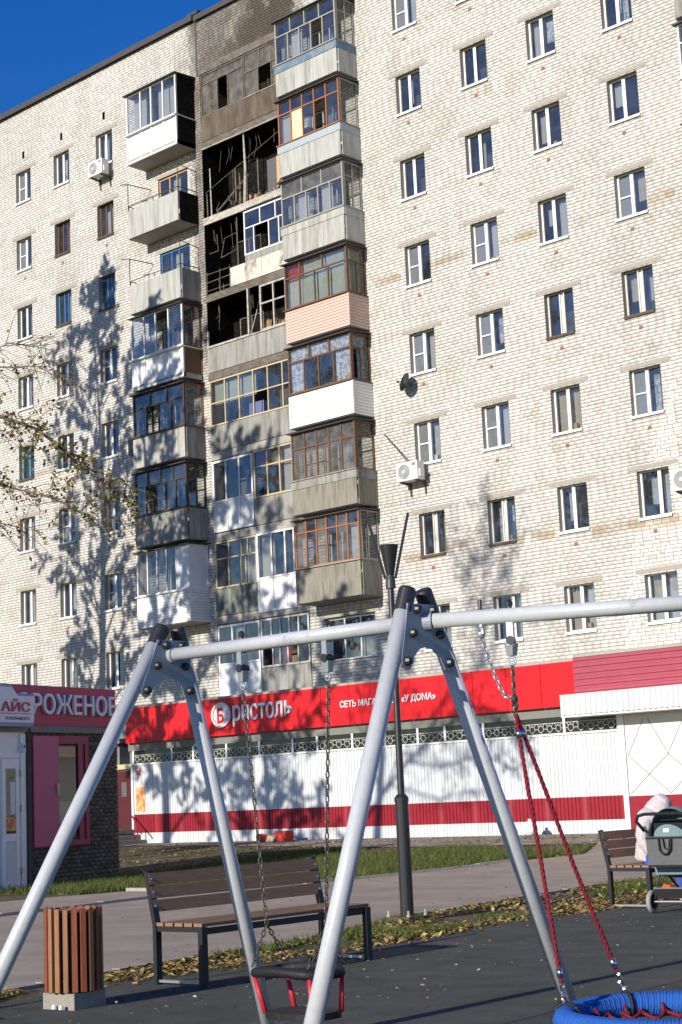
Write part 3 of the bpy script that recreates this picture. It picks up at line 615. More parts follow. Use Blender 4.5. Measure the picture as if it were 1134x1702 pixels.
# --- balconies
def sides(x0, x1, D, z): return FRONT(x0, -D, z), SIDE(x1, -D, z)
def rail_panels(part, pl, W_, w0, w1, m, n, th=0.03, nn=0.0, gap=0.006):
    for i in range(n):
        mb = MB(); pl.box(mb, W_*i/n+gap, W_*(i+1)/n-gap, w0, w1, nn, nn+th); mb.build('panel', m, part)
def siding(part, pl, W_, w0, w1, m, hb=0.1):
    k = int(round((w1-w0)/hb)); h = (w1-w0)/k
    for i in range(k):
        a = w0+i*h; mb = MB(); mb.hexa([pl.p(0, a+.004, 0.03), pl.p(W_, a+.004, 0.03), pl.p(W_, a+.004, 0.0), pl.p(0, a+.004, 0.0), pl.p(0, a+h-.004, 0.014), pl.p(W_, a+h-.004, 0.014), pl.p(W_, a+h-.004, 0), pl.p(0, a+h-.004, 0)]); mb.build('siding_board', m, part)
def balcony_window(x0, f, fm, rows, roommat='room'):
    a, b, z0_, z1_ = x0+0.62, x0+2.2, Fl(f)+0.72, Fl(f)+2.12; r = MB(); d = 0.9
    r.quad((a, d, z0_), (b, d, z0_), (b, d, z1_), (a, d, z1_)); r.quad((a, .02, z0_), (a, d, z0_), (a, d, z1_), (a, .02, z1_)); r.quad((b, .02, z0_), (b, .02, z1_), (b, d, z1_), (b, d, z0_)); r.quad((a, .02, z1_), (a, d, z1_), (b, d, z1_), (b, .02, z1_)); r.quad((a, .02, z0_), (b, .02, z0_), (b, d, z0_), (a, d, z0_))
    w = r.build('balcony_window', roommat, B); glazing(w, FRONT(a+.005, 0.12, z0_+.005), b-a-.01, z1_-z0_-.01, rows, fm, 0.055, 0.06, 'casement')
    MB().box(a-0.15, b+0.15, -0.012, 0.022, z1_+.004, z1_+0.14).build('lintel', 'lintel', w)
def balcony(x0, x1, f, spec):
    D = 0.9; z = Fl(f); s = MB(); s.box(x0, x1, -D+0.02, 0.0, z-0.18, z); b = s.build('balcony', 'concrete_dark' if spec.get('darkslab') else 'concrete', B)
    fr, sd = sides(x0, x1, D, 0); left = Plane((x0, 0, 0), (0, -1, 0), (-1, 0, 0)); W_ = x1-x0
    bot = z-0.16; top = z+0.9; pm = spec['panel']; strip = spec.get('strip')
    pt = top-(0.26 if strip else 0)
    if pm.startswith('siding'):
        siding(b, fr, W_, bot, pt, pm); siding(b, SIDE(x1+.001, -D+.03, 0), D-.03, bot, pt, pm); siding(b, left, D-.03, bot, pt, pm)
        mb = MB(); mb.box(x1-.02, x1+.035, -D-.036, -D+.028, bot, pt+.01); mb.build('corner_trim', pm, b)
    elif pm == 'pvc':
        pass
    else:
        rail_panels(b, fr, W_, bot, pt, pm, spec.get('np', 2)); rail_panels(b, SIDE(x1, -D+.03, 0), D-.04, bot, pt, spec.get('sidepanel', pm), 1); rail_panels(b, left, D-.04, bot, pt, pm, 1)
    if strip:
        mb = MB(); fr.box(mb, -.03, W_+.03, pt+.004, top, 0.0, 0.05); SIDE(x1-.01, -D+.002, 0).box(mb, 0.0, D-.03, pt+.004, top-.003, 0.0, 0.047); mb.build('rail_band', strip, b)
    if spec.get('glaze', True):
        fm = spec['frame']; mb = MB(); fr.box(mb, -.04, W_+.04, top, top+0.035, -0.06, 0.09); SIDE(x1-.04, -D+.06, 0).box(mb, 0, D-.08, top+.002, top+.033, -0.02, 0.085); mb.build('rail_cap', spec.get('cap', fm), b)
        gz0 = top+0.035; H_ = z+2.46-gz0
        if pm == 'pvc':
            gz0 = bot; H_ = z+2.46-gz0
            glazing(b, FRONT(x0, -D+.06, gz0), W_, H_, [(1.5, spec['cols'], spec['codes']), (1.15, spec['cols'], 'p')], 'pvc', 0.06, 0.06, cur=-.3)
            if spec.get('side', 'glass') == 'dark':
                mb = MB(); SIDE(x1-.03, -D+.064, 0).box(mb, 0, D-.07, bot, z+2.46, 0, 0.03); mb.build('side_board', 'char', b)  # near-black side: soot, and the unlit face put into the colour
            else: glazing(b, SIDE(x1-.06, -D+.064, gz0), D-.07, H_, [(1.5, [1, 1], 'gg'), (1.15, [1], 'p')], spec.get('sideframe', 'pvc'), 0.05, 0.06)
        else:
            glazing(b, FRONT(x0+.01, -D+.05, gz0), W_-.02, H_, spec['rows'], fm, spec.get('fw', .05), 0.06, gm=spec.get('gm', 'glass'), cur=spec.get('cur', -.12))
            glazing(b, SIDE(x1-.06, -D+.054, gz0), D-.07, H_, spec.get('srows', [(0.3, [1, 1], 'gg'), (0.7, [1, 1], 'gg')]), spec.get('sframe', fm), spec.get('fw', .05), 0.05, gm='glass_plain')
            glazing(b, Plane((x0+.06, 0.0-.02, gz0), (0, -1, 0), (-1, 0, 0)), D-.09, H_, [(0.3, [1, 1], 'gg'), (0.7, [1, 1], 'gg')], fm, spec.get('fw', .05), 0.05, gm='glass_plain')
        mb = MB(); mb.hexa([(x0-.08, -D-.12, z+2.44), (x1+.08, -D-.12, z+2.44), (x1+.08, 0, z+2.50), (x0-.08, 0, z+2.50), (x0-.08, -D-.12, z+2.47), (x1+.08, -D-.12, z+2.47), (x1+.08, 0, z+2.54), (x0-.08, 0, z+2.54)]); mb.build('balcony_roof', spec.get('roof', 'flashing'), b)
    else:
        mb = MB(); r = 0.018
        for x in np.linspace(x0+.03, x1-.03, 3): mb.tube([(x, -D+.0, z), (x, -D+.0, top+0.16)], r, 5)
        mb.tube([(x0+.02, -D, top+.16), (x1-.02, -D, top+.16), (x1-.02, -.02, top+.16)], r, 5); mb.tube([(x0+.02, -D, top+.16), (x0+.02, -.02, top+.16)], r, 5)
        mb.tube([(x0+.02, -D-.02, top), (x0+.02, -D-.02, top+1.0)], r, 5); mb.tube([(x0-.3, -D-.1, top+1.05), (x0+.02, -D-.02, top+1.0), (x0+.25, -.02, top+.95)], r, 5); mb.tube([(x1-.02, -D+.0, top+.1), (x1-.02, -D+.0, top+1.0), (x1-.02, -.02, top+.9)], r, 5)
        mb.build('railing', 'metal_rust', b)
    balcony_window(x0, f, spec.get('bw', 'wood_white'), spec.get('bwr', [(1, [1, 1, 1.2], 'gcg')]))
    return b
rows45 = lambda c1='g', c2='g', n1=4, n2=5, h=0.34: [(h, [1]*n1, c1), (1-h, [1]*n2, c2)]
random.seed(21)
RS = {
 9: dict(panel='panel_white', strip='panel_blue', frame='wood_grey', rows=rows45('g', 'gcgog', 4, 5), np=2, sframe='wood_grey'),
 8: dict(panel='panel_white', strip='panel_blue_grey', frame='wood_rust', rows=rows45('g', 'cygog', 5, 5, .3), np=2, sframe='wood_grey', srows=[(1, [1], 'g')]),
 7: dict(panel='panel_white', strip='panel_white', frame='wood_grey', rows=rows45('d', 'gcgcg', 3, 5, .36), np=3, sframe='wood_grey'),
 6: dict(panel='siding_pink', frame='wood_brown', rows=[(.3, [1, 1.6, 1.6], 'rnn'), (.7, [1, 1.1, 1, 1.3], 'cnnn')], srows=[(.3, [1], 'n'), (.7, [1, 1], 'nn')]),
 5: dict(panel='siding_white', frame='wood_brown', rows=[(.3, [1, 1, 1], 'lll'), (.7, [1, 1, 1, 1.1], 'lggl')], cur=-.05, srows=[(.3, [1], 'l'), (.7, [1, 1], 'ol')]),
 4: dict(panel='panel_weathered', strip='panel_grey', frame='wood_brown', rows=rows45('d', 'd', 5, 5, .33), np=1, sframe='wood_brown', srows=[(.3, [1], 'g'), (.7, [1], 'g')], cap='panel_grey'),
 3: dict(panel='panel_weathered', frame='wood_rust', rows=[(.25, [1]*6, 'dgdgdg'), (.75, [1]*6, 'dgdgdc')], np=1, sframe='wood_grey', srows=[(1, [1, 1.4], 'gg')], darkslab=True, cap='wood_grey')}
for f in RS: balcony(RB[0], RB[1], f, RS[f])
LS = {
 9: dict(panel='pvc', frame='pvc', cols=[1, .8, .9, .9], codes='cgcc', side='dark'),
 8: dict(panel='panel_white', frame='pvc', glaze=False, np=1, sidepanel='char', bw='wood_tan', bwr=[(1, [1, .8, 1.1], 'gcg')]),
 7: dict(panel='panel_white', frame='pvc', glaze=False, np=1, sidepanel='panel_grey', bw='wood_blue', bwr=[(1, [1, .8, 1.1], 'gcg')]),
 6: dict(panel='pvc', frame='pvc', cols=[.9, .9, 1, 1], codes='ggog', sideframe='wood_brown'),
 5: dict(panel='panel_white', frame='wood_dark', rows=rows45('g', 'gogg', 3, 4, .33), np=1, sframe='wood_rust', srows=[(1, [1], 'd')], sidepanel='panel_grey'),
 4: dict(panel='panel_grey', frame='wood_dark', rows=rows45('g', 'gogg', 4, 5, .33), np=2, sframe='wood_dark', sidepanel='panel_grey'),
 3: dict(panel='siding_white', frame='pvc', rows=[(1, [.5, .5, .5, .5, .6], 'dgggp')], srows=[(1, [1], 'p')])}
for f in LS: balcony(LB[0], LB[1], f, LS[f])
for f in range(3, 10): balcony(EB[0], EB[1], f, dict(panel='siding_white' if f in (7, 5) else 'panel_grey', frame='pvc', rows=rows45('g', 'gcgg', 4, 4)))
# second-floor window under the balconies
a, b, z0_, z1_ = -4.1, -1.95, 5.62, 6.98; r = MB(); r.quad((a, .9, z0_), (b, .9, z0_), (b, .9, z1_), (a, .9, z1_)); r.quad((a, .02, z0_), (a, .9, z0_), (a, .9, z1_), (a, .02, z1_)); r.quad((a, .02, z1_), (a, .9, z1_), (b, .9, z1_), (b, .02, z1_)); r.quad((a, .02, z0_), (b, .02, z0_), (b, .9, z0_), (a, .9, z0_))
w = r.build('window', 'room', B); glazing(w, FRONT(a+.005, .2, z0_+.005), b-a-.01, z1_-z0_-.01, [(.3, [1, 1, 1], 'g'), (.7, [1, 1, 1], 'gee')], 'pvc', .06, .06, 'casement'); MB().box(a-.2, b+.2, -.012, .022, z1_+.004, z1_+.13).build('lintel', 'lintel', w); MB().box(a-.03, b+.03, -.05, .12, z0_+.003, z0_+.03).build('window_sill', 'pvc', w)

# --- loggias
def logwall(f, m, part, bm='room'):
    z = Fl(f); D = 1.25; r = MB()
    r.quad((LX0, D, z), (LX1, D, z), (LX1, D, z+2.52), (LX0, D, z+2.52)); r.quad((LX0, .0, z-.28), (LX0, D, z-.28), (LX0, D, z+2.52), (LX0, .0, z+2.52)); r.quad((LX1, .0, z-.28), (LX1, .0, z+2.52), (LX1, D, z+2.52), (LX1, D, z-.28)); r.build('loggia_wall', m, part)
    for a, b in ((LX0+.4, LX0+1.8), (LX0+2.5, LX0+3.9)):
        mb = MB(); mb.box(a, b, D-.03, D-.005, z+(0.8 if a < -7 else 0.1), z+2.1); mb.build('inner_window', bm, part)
def loggia(f, burnt, slabm='concrete'):
    z = Fl(f); s = MB(); s.box(LX0, LX1, -0.03, 1.25, z-.28, z-.02); p = s.build('loggia', slabm, B)
    MB().box(LX0, LX1, 0.03, 1.25, z-.018, z).build('loggia_floor', 'char' if burnt else 'concrete_dark', p)
    MB().box(LX0, LX1, 0.03, 1.25, z-.30, z-.282).build('loggia_ceiling', 'char' if (burnt or f in (9,)) else 'concrete', p)
    logwall(f, 'char' if burnt else 'room_light', p, 'char' if burnt else 'room'); return p
def bx(name, m, p, *a): return MB().box(*a).build(name, m, p)
random.seed(31)
MB().box(LX0, LX1, -0.03, 1.25, Fl(9)+2.52, Fl(9)+2.8).build('loggia_roof', 'ash', B)
# ninth floor: smoke-dimmed panes
p = loggia(9, False, 'ash'); z = Fl(9); rail_panels(p, FRONT(LX0, 0, 0), LX1-LX0, z, z+.88, 'panel_sooty', 3, .03)
glazing(p, FRONT(LX0+.04, .05, z+.9), 2.15, 1.6, [(.22, [1], 's'), (.78, [1.1, .75, 1], 'sos')], 'ash', .05, .06)
glazing(p, FRONT(LX0+2.22, .05, z+.9), 2.05, 1.6, [(.42, [1, 1, .6], 'sss'), (.58, [1, 1, 1], 'sos')], 'ash', .05, .06); bx('window_sill', 'ash_light', p, LX0+2.2, LX1, -.06, .02, z+.882, z+.90)
# eighth floor: gutted
p = loggia(8, True, 'ash_light'); z = Fl(8)
mb = MB(); mb.tube([(LX0+.35, .05, z), (LX0+.32, .05, z+1.75)], [.03, .022], 6); mb.tube([(LX0+2.03, .04, z), (LX0+2.1, .05, z+1.2), (LX0+2.06, .05, z+2.5)], [.06, .05, .03], 6); mb.build('charred_post', 'ash_light', p)
mb = MB(); mb.tube([(LX0+.1, .1, z), (LX0+.08, .1, z+.9)], .03, 5); mb.tube([(LX0+1.2, .3, z), (LX0+1.22, .3, z+1.5)], .012, 5); mb.tube([(LX0+1.5, .35, z), (LX0+1.5, .35, z+1.3)], [.06, .03], 6); mb.tube([(LX0+1.85, .3, z), (LX0+1.9, .3, z+1.0)], [.07, .03], 6); mb.tube([(LX0+.7, .0, z+.05), (LX0+2.0, .3, z+1.1)], .035, 5); mb.tube([(LX0+.1, .02, z+.9), (LX1-.3, .02, z+2.1)], .01, 4); mb.build('charred_pole', 'ash', p)
bx('metal_sheet', 'fabric_grey', p, LX0+2.7, LX0+3.15, .5, .54, z+.1, z+1.45); bx('burnt_plank', 'wood_tan', p, LX0+3.25, LX0+3.38, .4, .45, z+.05, z+1.4); bx('burnt_plank', 'wood_rust', p, LX0+3.42, LX0+3.52, .4, .45, z+.05, z+1.5); bx('exposed_brick', 'burnt_brick', p, LX0+3.6, LX1-.02, .35, .42, z, z+1.45)
mb = MB(); 
for i in range(26): x = LX0+2.0+random.uniform(0, 2.2); s = random.uniform(.04, .14); mb.tube([(x, .12+random.uniform(0, .3), z+random.uniform(.0, .12)), (x+random.uniform(-.2, .2), .2, z+s*2)], s*.5, 5)
mb.build('debris', 'burnt_brick', p)
bx('fallen_fascia', 'ash_light', p, LX0+2.15, LX1, -.075, -.035, z-.27, z-.03)
mb = MB(); mb.tube([(LX0+.02, -.04, z+2.515), (LX0+2, -.05, z+2.5), (LX1, -.04, z+2.515)], .025, 5); mb.build('bent_rail', 'ash_light', p)
# seventh floor: left half gutted, right half glazed
p = loggia(7, True, 'ash'); z = Fl(7); mid = LX0+2.0
glazing(p, FRONT(mid, .02, z+.9), LX1-mid, 1.55, [(.38, [1, 1, 1], 'g'), (.62, [.7, 1.2, .8, 1], 'gogg')], 'pvc', .05, .06); rail_panels(p, FRONT(mid-.75, 0, 0), LX1-mid+.75, z, z+.66, 'panel_scorched', 2, .03); rail_panels(p, FRONT(mid, 0, 0), LX1-mid, z+.66, z+.9, 'panel_grey', 1, .025)
mb = MB()
for w_ in (.12, .42, .72): mb.tube([(LX0+.02, -.01, z+w_), (mid-.75, -.01, z+w_+random.uniform(-.05, .05))], .014, 5)
for x in (LX0+.05, LX0+.7, LX0+1.2): mb.tube([(x, -.01, z), (x+.02, -.01, z+.8)], .014, 5)
mb.build('burnt_railing', 'ash', p)
mb = MB(); mb.tube([(LX0+1.6, .05, z+.7), (LX0+1.58, .05, z+2.4)], .025, 5); mb.tube([(LX0+.1, .12, z+1.5), (LX0+.55, .12, z+1.5), (LX0+.5, .12, z+2.1)], .018, 5); mb.tube([(LX0+.7, .1, z+1.2), (LX0+1.5, .1, z+1.3), (LX0+1.5, .1, z+1.9), (LX0+.9, .1, z+1.85), (LX0+.7, .1, z+1.2)], .014, 5); mb.build('charred_frame', 'ash', p)
# sixth floor
p = loggia(6, True, 'ash'); z = Fl(6)
rail_panels(p, FRONT(LX0, 0, 0), LX1-LX0, z, z+.86, 'panel_grey', 3, .03)
mb = MB(); mb.box(LX0, LX0+2.1, -.07, .06, z+.862, z+.93); mb.box(LX0+2.03, LX0+2.1, -.05, .03, z+.93, z+2.52); mb.tube([(LX0+2.15, -.02, z+.93), (LX0+2.5, -.02, z+1.7)], .02, 5); mb.box(LX0, LX0+.05, -.03, .03, z+.93, z+1.5); mb.build('charred_frame', 'ash_light', p)
glazing(p, FRONT(LX0+2.62, .03, z+.9), LX1-LX0-2.62, 1.6, [(.4, [1, 1, .7], 'ooo'), (.6, [1, 1, .7], 'ooo')], 'ash_light', .07, .06); bx('window_sill', 'ash_light', p, LX0+2.12, LX1, -.07, .02, z+.862, z+.9)
mb = MB()
for i in range(16): x = LX0+2.7+random.uniform(0, 1.4); s = random.uniform(.08, .2); mb.tube([(x, .2, z+.9), (x+random.uniform(-.15, .15), .25, z+.9+s*2)], s*.6, 6)
mb.build('debris', 'burnt_brick', p)
for f, xa_, xb_ in ((8, LX0+.1, LX1-.2), (7, LX0+.1, LX0+1.9), (6, LX0+.1, LX0+2.5)):
    z = Fl(f); pp_ = MB(); lump = MB(); q_ = MB(); hang = MB()
    for i in range(int((xb_-xa_)*9)):
        x = random.uniform(xa_, xb_); y = random.uniform(.25, 1.1); h = random.uniform(.1, .8); pp_.tube([(x, y, z), (x+random.uniform(-.2, .2), y+random.uniform(-.1, .1), z+h*.6), (x+random.uniform(-.35, .35), y, z+h)], [.03, .022, .008], 5)
    for i in range(int((xb_-xa_)*14)):
        x = random.uniform(xa_, xb_); y = random.uniform(.1, 1.15); r_ = random.uniform(.04, .16); lump.lathe((x, y, z), [(r_, 0), (r_*.9, r_*.5), (r_*.4, r_*random.uniform(.7, 1.3)), (0, r_*1.2)], 6)
    for i in range(int((xb_-xa_)*3)):
        x = random.uniform(xa_, xb_); hang.tube([(x, .3, z+2.49), (x+.05, .3, z+2.49-random.uniform(.1, .5)), (x+random.uniform(-.15, .15), .32, z+2.3-random.uniform(.2, .8))], .008, 4)
    # scorched frames of the inner window and door
    for a_, b_, zb_ in ((xa_+.3, xa_+1.5, .8),) + (((LX0+2.6, LX0+3.5, .1),) if f == 8 else ()):
        q_.box(a_, a_+.06, 1.17, 1.21, z+zb_, z+2.1); q_.box(b_-.06, b_, 1.17, 1.21, z+zb_, z+2.1); q_.box(a_+.06, b_-.06, 1.175, 1.205, z+2.04, z+2.1); q_.box((a_+b_)/2-.025, (a_+b_)/2+.025, 1.175, 1.205, z+zb_, z+2.04)
    par = [o for o in B.children if o.name.startswith('loggia') and abs(o.data.vertices[0].co.z-(z-.28)) < .01][0]
    pp_.build('charred_sticks', 'ash', par, kind='stuff'); lump.build('charred_rubble', 'char', par, kind='stuff'); hang.build('hanging_wires', 'ash', par, kind='stuff'); q_.build('scorched_inner_frame', 'ash', par, kind='stuff')
# fifth to second floors
p = loggia(5, False); z = Fl(5); rail_panels(p, FRONT(LX0, 0, 0), LX1-LX0, z, z+.88, 'panel_grey', 3, .03)
glazing(p, FRONT(LX0+.03, .03, z+.9), LX1-LX0-.06, 1.6, [(.5, [1]*6, 'nnnggg'), (.5, [1]*6, 'gggogg')], 'wood_cream', .05, .06); MB().box(LX0+1.5, LX0+2.2, .4, .8, z+.7, z+1.5).build('laundry', 'sign_blue', p)
p = loggia(4, False); z = Fl(4)
glazing(p, FRONT(LX0+.06, .0, z+.02), 1.95, 2.45, [(1.5, [.9, 1, .9], 'ggg'), (1.1, [1, 1, 1], 'p')], 'pvc', .07, .06); glazing(p, FRONT(LX0+2.04, .03, z+.9), LX1-LX0-2.06, 1.6, [(.34, [1, 1, 1, .7], 'recc'), (.66, [1, 1, 1, .7], 'ggcg')], 'wood_cream', .055, .06); rail_panels(p, FRONT(LX0+2.03, 0, 0), LX1-LX0-2.03, z, z+.88, 'panel_grey', 2, .03)
p = loggia(3, False); z = Fl(3)
glazing(p, FRONT(LX0+.04, .03, z+.92), 2.0, 1.58, [(.36, [1, 1, .5, .6], 'ggee'), (.64, [1, 1, .4, .8], 'ggee')], 'wood_cream', .055, .06); rail_panels(p, FRONT(LX0, 0, 0), 2.06, z, z+.9, 'panel_green', 1, .03)
glazing(p, FRONT(LX0+2.09, -.02, z-.1), 1.75, 2.6, [(1.5, [1, 1, .6], 'egg'), (1.1, [1, 1, .6], 'p')], 'pvc', .07, .06)
p = loggia(2, False); z = Fl(2)
glazing(p, FRONT(LX0+.06, .02, z+.05), 2.0, 2.42, [(.5, [1, 1, 1], 'gcg'), (.55, [1, 1, 1], 'ggg'), (.9, [1, 1, 1], 'p')], 'pvc', .07, .06); glazing(p, FRONT(LX0+2.1, .03, z+.9), LX1-LX0-2.12, 1.58, [(.4, [1]*5, 'ggggg'), (.6, [1, .7, .8, 1, 1], 'ogrod')], 'wood_white', .06, .06); rail_panels(p, FRONT(LX0+2.1, 0, 0), LX1-LX0-2.1, z, z+.88, 'panel_grey', 3, .03)

# --- air conditioners, dish, pole (hang on the wall)
def aircon(x, y, z, label, w=0.82, h=0.56):
    t = thing('air_conditioner', (x, 0, z), label, 'air conditioner', 'outdoor air conditioner units')
    MB().box(0, w, -.52, -.2, 0, h).build('casing', 'ac_white', t)
    MB().lathe((w*.36, -.521, h*.5), [(h*.40, 0), (h*.40, .012)], 24, (0, -1, 0)).build('fan_grille', 'ac_grey', t)
    MB().lathe((w*.36, -.534, h*.5), [(h*.09, 0), (h*.09, .01)], 12, (0, -1, 0)).build('fan_hub', 'ac_white', t)
    mb = MB(); 
    for i in range(6): mb.ring((w*.36, -.535, h*.5), (0, 1, 0), h*(.12+.05*i), .004, 20, 4)
    mb.build('grille_wire', 'ac_white', t); bx('label_plate', 'ac_grey', t, w*.74, w*.93, -.524, -.5201, h*.76, h*.9); bx('valve_cover', 'ac_white', t, w, w+.05, -.45, -.25, .08, .3)
    mb = MB(); 
    for q in (.12, w-.12): mb = MB(); mb.prism([(0, 0), (.52, 0), (.52, -.04), (.06, -.09), (.04, -.4), (0, -.4)], (q-.02, 0, -.002), (0, -1, 0), (0, 0, 1), (1, 0, 0), .04); mb.build('bracket', 'metal_rust', t)
aircon(-0.35, 0, 10.68, 'air conditioner below a white window, beside the thin pole, above the grey swing cap')
aircon(-14.75, 0, 24.65, 'air conditioner under a top-floor window beside the white enclosed balcony')
aircon(9.06, 0, 8.9, 'air conditioner at the right edge beside a wide white window')
t = thing('satellite_dish', (0, -.02, 13.7), 'small dark satellite dish on the pale brick wall', 'satellite dish'); q = Vector((-.35, -.88, .25)).normalized()
prof = [(0.01, 0)]+[(r_, r_*r_*.45) for r_ in np.linspace(.06, .29, 7)]; MB().lathe((0, -.28, .05), prof, 20, q).build('reflector', 'sat_dish', t, True)
mb = MB(); mb.tube([(0, 0, 0), (0, -.26, .05)], .02, 6); mb.tube([(0, -.28, -.25), (-.02, -.62, .02)], .01, 5); mb.build('arm', 'metal_dark', t); MB().lathe((-.04, -.62, .03), [(.03, 0), (.03, .09)], 8, (0, 1, 0)).build('feed', 'metal_dark', t)
tag(MB().tube([(-1.18, -.03, 12.39), (.05, -.34, 11.2)], .018, 6).build('pole', 'metal_rust'), 'thin rusty pole slanting from the wall down to an air conditioner', 'pole')
tag(bx('wall_cabinet', 'concrete_dark', None, -13.0, -12.35, -.35, -.0, 13.75, 14.6), 'small dark box on the brick wall left of a balcony', 'cabinet')
# ------------------------------------------------------------------ shop (single-storey extension)
S = thing('shop_building', (0, -4, 0.3), 'single-storey shop with red fascia sign and white corrugated wall', 'shop')
def W2(mb): return mb
OFF = Vector((0, 4, -0.3))   # world -> local
def sbuild(mb, name, m, parent=None, smooth=False, **kw):
    mb.v = [tuple(Vector(q)+OFF) for q in mb.v]; return mb.build(name, m, parent or S, smooth, **kw)
SX0, SX1 = -8.75, 9.25; Y0 = -4.0
def corrugated(x0, x1, z0, z1, y, pitch, dep, horizontal=False):
    mb = MB(); pr = []
    if not horizontal:
        n = int((x1-x0)/pitch)
        for i in range(n):
            a = x0+i*pitch; pr += [(a, 0), (a+pitch*.30, 0), (a+pitch*.42, -dep), (a+pitch*.88, -dep)]
        pr.append((x1, 0))
        for a, d in pr: mb.v += [(a, y+d, z0), (a, y+d, z1)]
    else:
        n = int(round((z1-z0)/pitch))
        for i in range(n):
            a = z0+i*pitch; pr += [(a, 0), (a+pitch*.30, 0), (a+pitch*.45, -dep), (a+pitch*.85, -dep)]
        pr.append((z1, 0))
        for a, d in pr: mb.v += [(x0, y+d, a), (x1, y+d, a)]
    for i in range(len(pr)-1): mb.f.append((2*i, 2*i+2, 2*i+3, 2*i+1))
    return mb
mb = MB(); mb.box(SX0-1.2, 30, Y0+0.05, -0.06, 0.2, 4.2); sbuild(mb, 'shop_core', 'soffit')
# sheets of the corrugated cladding
edges = np.linspace(SX0, SX1, 17)
for i in range(16):
    a, b = edges[i]+.004, edges[i+1]-.004
    sbuild(corrugated(a, b, 1.19, 2.70, Y0, 0.115, 0.024), 'wall_sheet', 'sheet_white'); sbuild(corrugated(a, b, 0.635, 1.188, Y0-.004, 0.115, 0.024), 'stripe_sheet', 'sheet_red'); sbuild(corrugated(a, b, 0.28, 0.633, Y0, 0.115, 0.024), 'plinth_sheet', 'sheet_white')
mb = MB(); mb.box(SX1-.04, SX1+.10, Y0-.06, Y0+.02, .28, 3.1); sbuild(mb, 'corner_trim', 'pvc'); mb = MB(); mb.box(SX0-.07, SX0+.02, Y0-.05, Y0+.02, .5, 2.75); sbuild(mb, 'corner_trim', 'pvc')
mb = MB(); mb.box(SX0+.02, SX1-.04, Y0-.05, Y0+.04, 2.70, 2.735); sbuild(mb, 'sill_trim', 'pvc')
# strip windows with lattice
mb = MB(); mb.box(SX0, SX1, Y0+.02, Y0+.045, 2.74, 3.14); sbuild(mb, 'strip_window', 'dark_glass')
mull = [SX0+.02, -6.92, -5.94, -4.49, -3.1, -1.75, -.78, .55, 1.75, 2.9, 3.83, 5.1, 6.2, 7.61, SX1-.08]
for x in mull: mb = MB(); mb.box(x-.035, x+.035, Y0-.02, Y0+.018, 2.737, 3.14); sbuild(mb, 'mullion', 'pvc')
for a, b in zip(mull[:-1], mull[1:]):
    mb = MB(); k = max(2, int(round((b-a)/.3))); w = (b-a-.09)/k; y = Y0-.005; r = .011
    for i in range(k):
        xc_ = a+.045+w*(i+.5); zc_ = 2.87; o8 = [(xc_+w*.30*math.cos(q), y, zc_+.075*math.sin(q)*1.1) for q in np.arange(8)*math.pi/4+math.pi/8]
        mb.tube(o8+[o8[0]], r, 4, False)
        for s in (-1, 1): mb.tube([(xc_+s*w*.28, y, zc_), (xc_+s*w*.5, y, zc_)], r, 4); mb.tube([(xc_, y, zc_+s*.08), (xc_, y, zc_+s*.13)], r, 4); mb.tube([(xc_+s*w*.22, y, zc_+.06), (xc_+s*w*.45, y, zc_+.14)], r, 4)
    mb.tube([(a+.04, y, 2.745), (b-.04, y, 2.745)], r, 4); mb.tube([(a+.04, y, 3.0), (b-.04, y, 3.0)], r, 4); sbuild(mb, 'lattice', 'lattice', kind='stuff')
# band under the sign, sign panels
mb = MB(); mb.box(SX0-.2, 8.1, Y0-.02, Y0+.04, 3.14, 3.40); sbuild(mb, 'soffit_band', 'soffit')
pan = [-8.9]+[8.17-1.075*i for i in range(15, -1, -1)]; SY = Y0-.16
for a, b in zip(pan[:-1], pan[1:]):
    mb = MB(); t = random.uniform(-.006, .006); mb.hexa([(a+.006, SY+t, 3.38), (b-.006, SY-t, 3.38), (b-.006, Y0+.1, 3.38), (a+.006, Y0+.1, 3.38), (a+.006, SY+t, 4.46), (b-.006, SY-t, 4.46), (b-.006, Y0+.1, 4.46), (a+.006, Y0+.1, 4.46)]); sbuild(mb, 'sign_panel', 'sign_red')
mb = MB(); mb.box(-8.9, 8.2, Y0-.12, -0.08, 4.465, 4.53); sbuild(mb, 'roof_edge', 'concrete')
SP = Plane(Vector((0, SY-.012, 0))+OFF, (1, 0, 0), (0, -1, 0))
txt = text_on(SP, 'ристоль', -3.95, 3.60, 2.42, 0.62, 'letter_white', S, 'sign_lettering', 0, .05, .012)
mb = MB(); el = [(-4.47+.41*math.cos(q), 3.98+.37*math.sin(q)) for q in np.arange(28)*2*math.pi/28]; mb.prism(el, Vector((0, SY-.012, 0))+OFF, (1, 0, 0), (0, 0, 1), (0, -1, 0), .05); mb.build('sign_emblem', 'letter_white', S)
text_on(SP, 'Б', -4.61, 3.73, .28, .46, 'sign_red', S, 'emblem_letter', .05, .012, .04)
mb = MB(); arc = [(-4.47+.31*math.cos(q), 3.98+.29*math.sin(q)) for q in np.linspace(math.radians(125), math.radians(235), 9)]
mb.tube([Vector((a, SY-.068, b))+OFF for a, b in arc], .016, 5); mb.build('emblem_arc', 'sign_red', S)
text_on(SP, 'СЕТЬ МАГАЗИНОВ «У ДОМА»', 0.32, 3.82, 3.42, 0.22, 'letter_white', S, 'sign_lettering', 0, .03, .02)
